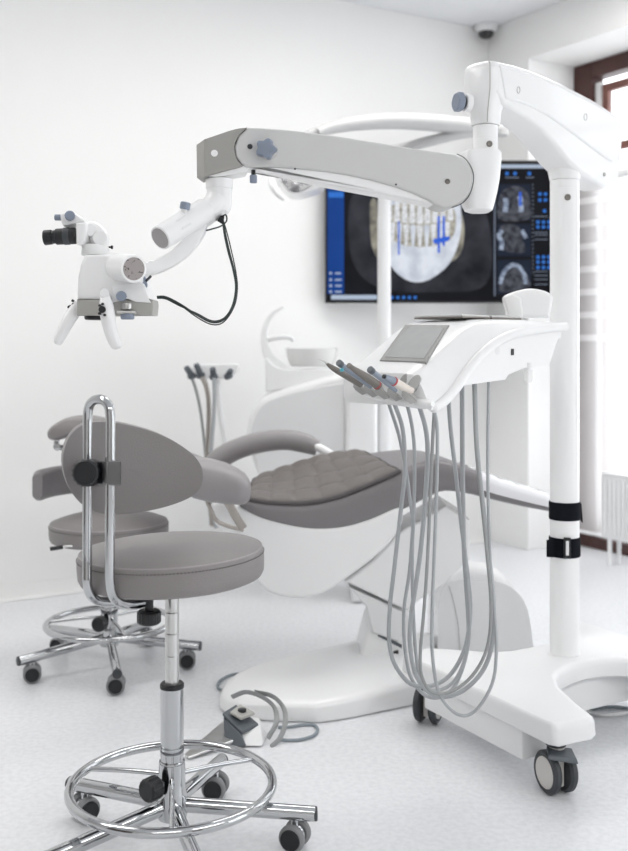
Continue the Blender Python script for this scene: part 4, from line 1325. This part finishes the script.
obj('basin', lathe([(0, 0.0), (20 * k, 0.0), (22 * k, 0.006), (25 * k, 10 * k), (26.2 * k, 17.5 * k), (25.4 * k, 18 * k), (24.2 * k, 17 * k), (21 * k, 6 * k), (10 * k, 3 * k), (0, 2.5 * k)], bc, seg=44), 'ceramic', un)
ar = [(283.5, 306.2), (274, 310.5), (266, 319), (261.5, 331), (260.6, 343), (263, 355), (270, 365), (282, 371), (290, 372.5)]
ai = [(284, 364), (277, 358), (270.5, 349), (267, 338), (268.5, 326), (274, 316), (280, 310.5), (283.8, 308)]
arm_ = obj('water_arm', prism([U(x, y, 0.10) for x, y in cr2(ar, 4) + cr2(ai, 4)], (0, 0.045, 0), 0.006, 3), 'white', un)
obj('spout', tube([U(266, 340, 0.12), U(275, 338, 0.11), U(285, 337, 0.10), U(292, 338.5, 0.10), U(293, 342, 0.10)], [0.012, 0.012, 0.011, 0.009, 0.007], 12, 4), 'white', arm_)
# cup of the assistant arm
oa = thing('suction_rack', 'small white tool rack on a pipe beside the basin', 'rack', U(225, 378, 0.05))
obj('rack_bar', prism([U(x, y, -0.02) for x, y in cr2([(192, 365.5), (215, 364), (237, 364), (238.5, 368), (234, 376), (228, 378.8), (194, 378.5), (190, 373)], 3, True)], (0, 0.07, 0), 0.008, 3), 'white', oa)
obj('support_pipe', tube([U(217, 377, 0.02), U(219, 400, 0.02), U(222.5, 425, 0.03), U(227, 450, 0.05), U(236, 480, 0.08), U(252, 505, 0.10), U(268, 512, 0.10)], 0.013, 14, 5), 'white', oa)
for i, (x0, y0, x1, y1, dk, lab) in enumerate(((186, 367, 191.5, 375, 'hose_dark', 'leftmost dark suction tip in the small white rack'), (196, 364, 200.5, 374.5, 'bronze', 'tallest dark suction tip, second from left in the white rack'), (212.5, 368, 213.5, 376, 'hose', 'pale grey suction tip, third from left in the white rack'), (231, 370, 228, 375.5, 'hose_dark', 'rightmost short stubby suction tip in the white rack'))):
    h = thing('suction_handpiece', lab, 'handpiece', U(x1, y1, -0.03), 'suction tips in the small white rack')
    obj('nozzle', join(cyl(U(x0, y0, -0.068), U(x1, y1, -0.050), 0.011, 0.013), cyl(U(x1 - 0.3, y1 - 1, -0.052), U(x1 + 0.8, y1 + 2.5, -0.046), 0.017)), 'slate', h)
    if i < 3:
        pth = [[(192, 378), (196, 390), (200, 408), (203, 430), (205.5, 455), (208, 490), (211, 525)], [(202, 377), (206, 386), (208.5, 400), (208.6, 425), (207.5, 455), (209, 490), (213, 526)], [(214, 378), (214.5, 395), (213.5, 420), (211.5, 445), (210, 470), (212, 500), (216, 528)]][i]
        pth = [U(x, y, -0.048 - 0.026 * i + 0.002 * j) for j, (x, y) in enumerate(pth)]
        obj('hose', tube(pth, (0.006, 0.0095, 0.008)[i], 10, 5), dk, h)

# operating light on the white pole
ol = thing('operating_light', 'white pole with a curved lamp arm and operating light', 'lamp', V((384 - CX) * UD / F, UD + 0.12, zat(375, UD)))
pz = lambda y: zat(y, UD + 0.12)
px_ = V((384.2 - CX) * (UD + 0.12) / F, UD + 0.12, 0)
obj('pole', lathe([(0, 0.002), (0.0275, 0.002), (0.0275, pz(218)), (0.0262, pz(217.5)), (0.0258, pz(217)), (0.0258, pz(150)), (0, pz(150))], px_, seg=32), 'white_soft', ol)
ua = [(316, 133), (330, 128), (350, 124), (375, 121.5), (400, 121), (425, 122), (450, 124), (475, 126.5), (500, 130)]
obj('lamp_arm', tube([P(x, y, 3.75 + 0.0022 * (x - 316)) for x, y in ua], [0.020, 0.024, 0.028, 0.031, 0.033, 0.034, 0.034, 0.033, 0.030], 16, 4, flat=(1, 1.3)), 'lamp_grey', ol)
obj('lower_arm', tube([V(px_.x, px_.y, pz(152)), P(400, 149, 4.08), P(430, 141, 4.06), P(465, 133, 4.08), P(498, 130, 4.14)], 0.022, 16, 4), 'lamp_grey', ol)
obj('arm_joint', cyl(P(500, 136, 4.15), P(500, 122, 4.15), 0.035), 'lamp_grey', ol)
obj('drop_arm', tube([P(316, 131, 3.75), P(305, 138, 3.74), P(301, 155, 3.73), P(300, 178, 3.72)], 0.017, 14, 5), 'lamp_grey', ol)
lh = [(276, 177), (290, 174), (312, 175), (323, 178), (325.5, 182), (320, 187.5), (307, 192), (297, 194), (288, 192), (283, 186)]
hdm = obj('lamp_head', prism([P(x, y, 3.66) for x, y in cr2(lh, 3, True)], (0, 0.16, 0), 0.012, 3), 'white', ol)
obj('reflector', prism([P(x, y, 3.652) for x, y in cr2([(281, 177.5), (295, 176), (312, 177.5), (314, 183), (306, 189), (297, 192), (289, 189.5)], 3, True)], (0, 0.012, 0), 0.003, 2), 'reflector', hdm)
obj('lamp_handle', tube([P(270.5, 178, 3.62), P(272, 185, 3.60), P(277, 193, 3.60), P(284, 199, 3.62)], [0.009, 0.0115, 0.011, 0.008], 12, 5), 'white', hdm)

#SECTION TRAY
# ------------------------------------------------------------------ delivery unit (tool table)
SPn = Plane(436, 2.12, 566, 2.45)
Q = SPn.d
PN = SPn.n
FO = SPn.o
WT = 0.26
du = thing('instrument_table', 'white slanted instrument table with grey touch panel and hose row', 'instrument table', V(FO.x + Q.x * 0.25 - PN.x * 0.13, FO.y + Q.y * 0.25 - PN.y * 0.13, 0.93))


def T(s, t, z):
    """s from the front lip backwards, t from the far flank (0) to the near flank (WT)"""
    q = FO + Q * s + PN * (t - WT)
    return V(q.x, q.y, z)


def s_of(x, y):
    q = SPn.at(x, y)
    return (q - FO).dot(Q), q.z


rim = [s_of(x, y) for x, y in cr2([(430, 405.5), (436, 404.5), (445, 398), (456, 386), (471, 364), (481, 352.5), (493, 342), (503, 336), (515, 331.2), (527, 328.4), (540.5, 326.4), (554, 325), (563, 324.5)], 3)]
bot = [s_of(x, y) for x, y in [(430, 406.3), (436, 406), (441, 403.5), (449, 391), (456, 386.8), (480, 383.5), (507.5, 379.6), (510, 375), (526, 368), (545, 365.5), (552, 363.5), (560, 338)]]
rim = sorted(rim)
bot = sorted(bot)
ridge = [(-0.03, 0.960), (-0.01, 0.9753), (0.16, 1.0719), (0.19, 1.083), (0.23, 1.089), (0.30, 1.091), (0.40, 1.090), (0.47, 1.088)]
smx = max(r[0] for r in rim)
smn = min(r[0] for r in rim)
rings = []
NS = 44
for i in range(NS + 1):
    s = smn + (smx - smn) * i / NS
    zr = interp(rim, s)
    zt_ = max(interp(ridge, s), zr)
    zb = min(interp(bot, s), zr - 0.004)
    lip = max(0.0, 1 - (s - smn) / 0.05)
    zb0 = zb
    ring = [T(s, 0.012, zb0), T(s, 0.0, zb0 + 0.012), T(s, 0.0, zt_ - 0.020), T(s, 0.006, zt_ - 0.006), T(s, 0.018, zt_)]
    for t in (0.06, 0.10, 0.14, 0.18):
        ring.append(T(s, t, zt_ + 0.0005))
    for k in (0.12, 0.3, 0.5, 0.7, 0.88, 1.0):
        h = 1 - (1 - (1 - k ** 1.6))
        ring.append(T(s, 0.205 + 0.052 * k, zr + (zt_ - zr) * (1 - k ** 1.8)))
    ring.append(T(s, WT + 0.002, zr - 0.006))
    ring.append(T(s, WT - 0.001, zr - 0.014 if zr - 0.014 > zb else zb + 0.002))
    ring.append(T(s, WT - 0.004, max(zb + 0.002, zr - 0.02)))
    ring.append(T(s, WT - 0.006, zb))
    rings.append(ring)
obj('body', loft(rings), 'white', du, sharp=50)
# raised rim that ends in a handle at the back
rp = [T(s, WT - 0.001, z - 0.006) for s, z in rim]
rp.append(rp[-1] + Q * 0.012 + V(0, 0, 0.0005))
obj('rim_handle', tube(rp, [0.005] * 2 + [0.011] * (len(rp) - 3) + [0.012], 14), 'white', du)
# flank details
for x, y, r in ((497, 350.5, 4.2), (465, 374.5, 4.4)):
    q = SPn.at(x, y, -0.006)
    obj('screw_cap', lathe([(0, 0), (r * q.y / F * 1.1, 0), (r * q.y / F, 0.002), (0, 0.0035)], q, PN, 24), 'white_soft', du)
q = SPn.at(512.8, 352, -0.0045)
obj('port', prism([SPn.at(x, y, -0.003) for x, y in ((511.6, 348.8), (514, 348.8), (514, 355.2), (511.6, 355.2))], -PN * 0.004), 'black', du)
# touch panel on the slope
z0p, slope = 0.981, 0.568


def on_slope(x, y, lift=0.0):
    k = V((x - CX) / F, 1, -(y - YH) / F)
    n = (V(0, 0, 1) - V(Q.x, Q.y, 0) * slope).normalized()
    p0 = T(0, 0, z0p + 0.0025) + n * lift
    o = V(0, 0, H)
    t = (p0 - o).dot(n) / k.dot(n)
    return o + k * t


nn = (V(0, 0, 1) - V(Q.x, Q.y, 0) * slope).normalized()
fr = [(405, 324.6), (449, 324.8), (425.6, 361.6), (379.4, 360)]
pn = obj('touch_panel', prism([on_slope(x, y, 0.0015) for x, y in fr], -nn * 0.008, 0.001, 1), 'panel_frame', du)
fi = [(407.6, 327.2), (444.4, 327.4), (424, 358.2), (385, 356.8)]
obj('touch_glass', prism([on_slope(x, y, 0.0024) for x, y in fi], -nn * 0.003), 'panel_glass', pn, wn=False)
# tool rests along the front lip
rest_x = [(358.5, 391, 0), (369, 393.5, 0), (380.5, 395.5, 0), (392.5, 397.5, 0), (407, 400, 0)]
RD = []
for x, y, _ in rest_x:
    k_ = (x - CX) / F
    u_ = (2.31 * k_ - 0.08) / (0.1786 + 0.19 * k_)
    RD.append(2.31 - 0.19 * u_ - 0.075)


for i, ((x, y, _), d) in enumerate(zip(rest_x, RD)):
    o_ = [(x - 5, y - 9), (x - 1, y - 10.5), (x + 1, y - 4.5), (x + 5, y - 1.5), (x + 8.5, y + 2), (x + 3.5, y + 4), (x - 3, y - 0.6), (x - 5.5, y - 4)]
    obj('tool_rest', prism([P(a_, b2, d) for a_, b2 in o_], (0.008, 0.03, 0.0), 0.0012, 2), 'tool_holder', du)
for x, y, rx, ry, d in ((404, 379.5, 4.3, 6.2, RD[3] + 0.02), (413.5, 383.5, 5.6, 9.0, RD[4] + 0.02)):
    el_ = [(x + rx * math.cos(a * PI / 12) + ry * 0.45 * -math.sin(a * PI / 12), y + ry * math.sin(a * PI / 12)) for a in range(24)]
    obj('tool_cradle', prism([P(a_, b2, d) for a_, b2 in el_], (0.004, 0.012, -0.004), 0.0015, 2), 'tool_holder', du)
# front lip bar the rests sit on
lipp = [P(356, 388, 2.255), P(372, 394, 2.235), P(390, 398, 2.205), P(408, 401, 2.165), P(424, 403.5, 2.125), P(433, 404, 2.10)]
obj('front_lip', tube(lipp, [0.008, 0.012, 0.013, 0.013, 0.012, 0.006], 14, 4), 'white', du)
obj('drip_bulb', join(lathe([(0, 0), (0.0075, 0.0), (0.011, 0.008), (0.011, 0.03), (0.0085, 0.036), (0, 0.036)], P(528, 382.5, 2.36), (0, 0, 1), 20)), 'vial', du)
obj('bulb_cap', lathe([(0, 0.0), (0.009, 0.0), (0.010, 0.004), (0.010, 0.016), (0, 0.016)], P(528, 369.5, 2.36), (0, 0, 1), 20), 'white_soft', du)
obj('support_arm', cyl(T(0.36, 0.05, 1.0), T(0.36, -0.02, 1.0), 0.03), 'white', du)
# the arm that carries the table, hidden behind it, back to the treatment unit
obj('support_arm', tube([T(0.36, -0.02, 1.0), V(0.40, 2.75, 1.0), V(0.33, 3.2, 0.985), V(0.22, 3.70, 0.92), V(0.16, 3.955, 0.875)], 0.024, 14, 4), 'white', du)

# steel trays lying on top
for k, (s0, s1, lab) in enumerate(((0.20, 0.305, 'flat metal tray nearer the touch panel on the table top'), (0.312, 0.43, 'flat metal tray at the back of the table top'))):
    t = thing('instrument_tray', lab, 'tray', T((s0 + s1) / 2, 0.09, 1.092), 'metal trays on the instrument table')
    z0 = 1.0925
    obj('tray_base', hexa([T(s0, 0.02, z0), T(s1, 0.02, z0), T(s1, 0.17, z0), T(s0, 0.17, z0), T(s0, 0.02, z0 + 0.004), T(s1, 0.02, z0 + 0.004), T(s1, 0.17, z0 + 0.004), T(s0, 0.17, z0 + 0.004)], 0.001), 'tool_grey', t)
    loop_ = [T(s0 + 0.003, 0.023, z0 + 0.006), T(s1 - 0.003, 0.023, z0 + 0.006), T(s1 - 0.003, 0.167, z0 + 0.006), T(s0 + 0.003, 0.167, z0 + 0.006)]
    obj('tray_rim', tube(loop_, 0.0025, 8, closed=True), 'steel', t)

# white scoop at the back of the table
sc = thing('plastic_scoop', 'white flared plastic scoop at the back of the instrument table', 'scoop', P(529, 316, 2.52))
SD2 = 2.53
face = cr2([(508, 317.5), (505.5, 306), (503.6, 297), (510, 293), (520, 290), (530, 288.4), (541, 289.6), (549, 292.5), (553, 297), (552, 306), (549.5, 317.5)], 3)
obj('bowl', prism([P(x, y, SD2) for x, y in face], (0.01, 0.075, 0.0), 0.012, 4), 'white', sc)
obj('lip', prism([P(x, y, SD2 - 0.012) for x, y in ((504.3, 297.3), (512, 294), (521, 298), (523, 317.3), (509, 317.3))], (0.004, 0.02, 0), 0.004, 2), 'white', sc)

# ---- instruments with their hoses
def loopz(front, back, d0, d1, d2):
    """front strand from its rest down to the bottom, then the back strand up"""
    pts = []
    nf = len(front)
    for i, (x, y) in enumerate(front):
        pts.append(P(x, y, d0 + (d1 - d0) * i / (nf - 1)))
    nb = len(back)
    for i, (x, y) in enumerate(back):
        pts.append(P(x, y, d1 + (d2 - d1) * (i + 1) / nb))
    return pts


hose_paths = [
    ([(387, 397), (390.5, 409), (399, 435.7), (405.7, 469), (409.5, 496), (412.6, 520), (411.6, 545), (409, 575), (404, 610), (404.5, 643.6), (410, 675), (423.5, 694)], [(439, 697.5), (454.7, 686), (465.9, 657), (468.3, 628), (465.5, 583), (463.3, 545), (461.9, 469), (461.4, 384.5)], 0.0052),
    ([(391, 397), (396, 408), (403, 431), (404.9, 469), (401.4, 505), (397.9, 536), (394, 570), (390, 605.7), (389, 639), (394.5, 664)], [(411, 684), (432, 685.5), (449, 676), (461.4, 657), (468, 635), (470.4, 605), (466, 561), (461.4, 525), (455.8, 473.6), (450.2, 424.6), (448, 386.5)], 0.0062),
    ([(403, 398), (408, 408), (413.3, 435.7), (414.6, 469), (413.8, 513.8), (412.4, 545), (412.3, 580), (413.5, 617), (415.7, 652), (420, 679)], [(428, 689), (440, 690), (455, 680), (466, 655), (469.5, 625), (467, 580), (464.4, 545), (463.2, 469), (462.6, 384.5)], 0.0052),
    ([(416, 401), (420, 409), (426, 431), (427.6, 458), (424.8, 505), (420.4, 552), (415, 590), (411, 617), (410, 646), (416.8, 677)], [(434.6, 695.6), (459, 692.7), (481.5, 672.6), (492.2, 643.6), (493.9, 605.7), (489, 555), (482.6, 500), (477, 446.9), (474.8, 383)], 0.0065),
    ([(431, 402), (434, 410), (437.2, 429), (437.1, 469), (435.5, 520), (434, 560), (432, 617), (432.4, 655), (439, 693)], [(457, 714), (474.8, 711.2), (492, 684), (496.3, 650), (494, 605.7), (490.3, 561), (488.2, 500), (487.8, 446.9), (488.8, 382)], 0.0048),
    ([(433, 402), (434.2, 410), (432.9, 435.7), (430.4, 491.5), (427.7, 555), (424, 610), (420.2, 655), (422, 677)], [(432, 692), (450, 692), (472, 676), (487, 648), (491, 608), (487, 555), (481.4, 500), (476, 446.9), (473.6, 382)], 0.0048),
]
TOOLS = [
    ('dental_scaler', 'pointed taupe scaler at the far left of the tool row'),
    ('air_syringe', 'blue grey syringe with a cyan ring in the tool row'),
    ('dental_handpiece', 'thick taupe handpiece with a thin red ring in the middle'),
    ('air_syringe', 'slim blue grey syringe with a dark tip beside the cream tool'),
    ('curing_light', 'cream handled tool with a grey head and red ring'),
]
for i, (nm, lab) in enumerate(TOOLS):
    d = RD[i] - 0.02
    t = thing(nm, lab, 'dental tool', P(rest_x[i][0], rest_x[i][1], d), 'tools in the row on the instrument table')
    if i == 0:
        pts = [P(318.5, 359, d - 0.06), P(323, 360.6, d - 0.055), P(327, 363.3, d - 0.05)]
        obj('tip', tube(pts, [0.0008, 0.0013, 0.0026], 10, 4), 'steel', t)
        obj('handle', tube([P(326, 362.7, d - 0.05), P(332, 367.5, d - 0.045), P(343, 374, d - 0.03), P(361, 384.5, d)], [0.0023, 0.0057, 0.0072, 0.0074], 18, 4), 'tool_grey', t)
    elif i == 1:
        obj('handle', tube([P(340, 364, d - 0.05), P(350, 371.5, d - 0.035), P(371, 387, d)], [0.0065, 0.0062, 0.0047], 18, 4), 'tool_blue', t)
        obj('tip', join(cyl(P(341.5, 365, d - 0.048), P(338.5, 362.3, d - 0.055), 0.0074)), 'slate', t)
        obj('ring', cyl(P(341.6, 368.4, d - 0.052), P(342.3, 371.5, d - 0.052), 0.0041), 'cyan', t)
    elif i == 2:
        obj('handle', tube([P(349.6, 366, d - 0.05), P(356, 370.5, d - 0.04), P(366, 377, d - 0.022), P(379, 386.3, d)], [0.0046, 0.0065, 0.0087, 0.0093], 18, 4), 'tool_grey', t)
        obj('tip', cyl(P(350.5, 366.6, d - 0.048), P(348.3, 365.2, d - 0.052), 0.0059), 'tool_grey', t)
        obj('ring', cyl(P(376.6, 384.6, d - 0.004), P(377.5, 385.3, d - 0.002), 0.0099), 'red', t)
    elif i == 3:
        obj('handle', tube([P(372, 371.2, d - 0.045), P(380, 377.5, d - 0.03), P(396, 391, d)], [0.0061, 0.0059, 0.0044], 18, 4), 'tool_blue', t)
        obj('tip', cyl(P(372.8, 371.8, d - 0.043), P(369.6, 369, d - 0.05), 0.0074), 'slate', t)
    else:
        obj('handle', tube([P(394.5, 381.6, d - 0.03), P(402, 386, d - 0.017), P(412, 391, d)], [0.0090, 0.0085, 0.0070], 18, 4), 'cream', t)
        obj('head', tube([P(384.5, 376.8, d - 0.05), P(389, 379, d - 0.04), P(393.6, 381.2, d - 0.031)], [0.0057, 0.0074, 0.0090], 18, 4), 'tool_blue', t)
        obj('ring', cyl(P(393.2, 381, d - 0.032), P(394.6, 381.7, d - 0.029), 0.0100), 'red', t)
        obj('tip', cyl(P(384.8, 377, d - 0.05), P(383.2, 376.2, d - 0.053), 0.0043), 'black', t)
    f_, b2, r = hose_paths[i]
    obj('hose', tube(loopz(f_, b2, d + 0.03, 2.345 - 0.022 * i, 2.375 - 0.022 * i), r * 0.8, 10, 5), 'hose', t)
# a spare sixth hose belongs to the table itself
f_, b2, r = hose_paths[5]
obj('hose', tube(loopz(f_, b2, 2.125, 2.225, 2.262), r * 0.8, 10, 5), 'hose_dark', du)

#SECTION FLOOR THINGS
# ------------------------------------------------------------------ foot control and cables
fc = thing('foot_control', 'grey foot control with metal pedal plate on the floor', 'foot pedal', V(-0.17, 2.56, 0))
G = lambda x, y: P(x, y, H / (y - YH) * F)          # point on the floor


def lift(p_, z):
    return V(p_.x, p_.y, z)


A, Bq, Cq, Dq = G(233, 748), G(263, 748.5), G(268, 736), G(243, 732)
obj('housing', hexa([lift(A, 0.004), lift(Bq, 0.004), lift(Cq, 0.004), lift(Dq, 0.004), P(240.5, 735, 2.58), P(261, 726, 2.60), P(259, 717, 2.66), P(228, 716, 2.66)], 0.006, 3), 'white_soft', fc)
obj('front_cover', hexa([lift(A + V(-0.02, 0.0, 0), 0.004), lift(A + V(0.035, -0.006, 0), 0.004), lift(A + V(0.035, 0.03, 0), 0.004), lift(A + V(-0.02, 0.04, 0), 0.004), P(223, 716.5, 2.60), P(240.6, 734, 2.56), P(242, 733, 2.60), P(226, 714, 2.64)], 0.004, 2), 'slate', fc)
obj('top_cap', hexa([P(x, y, d_) for x, y, d_ in ((222, 715.5, 2.60), (241.5, 735, 2.57), (260, 726.5, 2.61), (235.5, 707.5, 2.68), (222.5, 712.5, 2.60), (241.5, 731.5, 2.57), (258, 723, 2.61), (236, 704, 2.68))], 0.003, 2), 'slate', fc)
obj('top_insert', hexa([P(x, y, d_) for x, y, d_ in ((230, 714, 2.60), (241, 720.5, 2.585), (255, 715, 2.62), (240, 706, 2.67), (230, 711.5, 2.60), (241, 717.5, 2.585), (255, 712, 2.62), (240, 704, 2.67))], 0.002, 2), 'body_grey', fc)
obj('top_button', cyl(P(242, 711.5, 2.615), P(242, 708.8, 2.615), 0.011), 'black', fc)
pa, pb, pc_, pd_ = G(184.5, 757.5), G(188.5, 761), G(238, 746), G(224, 728)
obj('pedal_plate', hexa([lift(pa, 0.004), lift(pb, 0.004), lift(pc_, 0.012), lift(pd_, 0.012), lift(pa, 0.010), lift(pb, 0.010), lift(pc_, 0.020), P(224, 720, 2.64)], 0.002, 2), 'steel', fc)
obj('carry_handle', tube([P(232, 697, 2.76), P(246, 692, 2.74), P(262, 697, 2.70), P(274, 707, 2.66), P(276.5, 722, 2.62), P(268, 738, 2.58)], 0.008, 10, 5, flat=(0.25, 0.9), up=(0, 1, 0.2)), 'hose_dark', fc)
obj('carry_handle', tube([P(255, 692, 2.72), P(272, 696, 2.69), P(283, 707, 2.65), P(285.5, 722, 2.61), (P(280, 738, 2.58)), P(271, 747, 2.56)], 0.008, 10, 5, flat=(0.25, 0.9), up=(0, 1, 0.2)), 'hose_dark', fc)


def cord(label, pts, r, m):
    q = [lift(G(x, y), r + 0.0005 + (0.004 if False else 0)) for x, y in pts]
    return tag(obj('floor_cable', tube(q, r, 8, 6), m), label, 'cable', 'cables on the floor')


cord('thin grey cable looping on the floor left of the chair base', [(264, 681), (257, 677), (245, 675), (231, 676.5), (220.5, 682), (217.5, 688), (222, 691.5), (234, 692.5), (247, 690.5), (257, 686), (262, 683)], 0.0042, 'cable')
cord('long grey cable running from the chair pillar to the left', [(264, 681), (272, 675), (286, 667.5), (303, 662.5), (320, 659), (340, 653), (357, 649), (372, 644)], 0.0042, 'cable')
cord('short grey cable loop beside the foot control', [(278, 729), (290, 728.5), (304, 726.3), (314, 727), (317.5, 731), (314, 737), (302, 741), (288, 742), (277, 741)], 0.0042, 'cable')
cord('dark cable lying under the right end of the stand base', [(588, 712), (600, 709.5), (615, 709), (635, 711), (660, 712)], 0.005, 'cable')
cord('white cable coiled under the right end of the stand base', [(588, 714), (598, 716.5), (612, 717), (640, 714), (665, 716)], 0.006, 'white_soft')

#SECTION LIGHT
# ------------------------------------------------------------------ light
w = bpy.data.worlds.new('world')
scene.world = w
w.use_nodes = True
bg = w.node_tree.nodes['Background']
bg.inputs['Color'].default_value = (0.93, 0.97, 1.0, 1)
bg.inputs['Strength'].default_value = 3.15
for b0, b1 in OPEN:
    l = bpy.data.lights.new('window_portal', 'AREA')
    l.shape = 'RECTANGLE'
    l.size, l.size_y = b1 - b0, SOF
    l.cycles.is_portal = True
    o = bpy.data.objects.new('window_portal', l)
    COL.objects.link(o)
    nrm = EA.copy()
    o.location = R(WD - 0.12, (b0 + b1) / 2, SOF / 2)
    o.rotation_euler = nrm.to_track_quat('-Z', 'Y').to_euler()
# unseen ceiling fills without fixtures, added to brighten walls and camera-facing whites
for a, b_, pw in ((1.3, 1.35, 24), (4.2, 1.35, 24), (1.7, 5.4, 40), (4.6, 5.4, 40)):
    l = bpy.data.lights.new('ceiling_fill', 'AREA')
    l.shape = 'RECTANGLE'
    l.size, l.size_y = 2.2, 0.5
    l.energy = pw
    l.color = (1.0, 0.98, 0.95)
    o = bpy.data.objects.new('ceiling_fill', l)
    COL.objects.link(o)
    o.location = R(a, b_, CH - 0.03)
    o.rotation_euler = (0, 0, math.atan2(EA.y, EA.x))

# ------------------------------------------------------------------ camera
cd = bpy.data.cameras.new('camera')
cam = bpy.data.objects.new('camera', cd)
COL.objects.link(cam)
cam.location = (0, 0, H)
cam.rotation_euler = (PI / 2, 0, 0)
cd.sensor_fit = 'VERTICAL'
cd.sensor_height = 36
cd.sensor_width = 36
cd.lens = 36 * F / 851
cd.shift_y = -(851 / 2 - YH) / 851
cd.dof.use_dof = True
cd.dof.focus_distance = 2.2
cd.dof.aperture_fstop = 3.2
cd.clip_start = 0.05
scene.camera = cam
scene.view_settings.view_transform = 'Standard'
scene.view_settings.look = 'None'
scene.view_settings.gamma = 1
scene.view_settings.exposure = 0.0
scene.cycles.use_denoising = True
scene.cycles.max_bounces = 10
scene.cycles.diffuse_bounces = 6
scene.cycles.transparent_max_bounces = 12
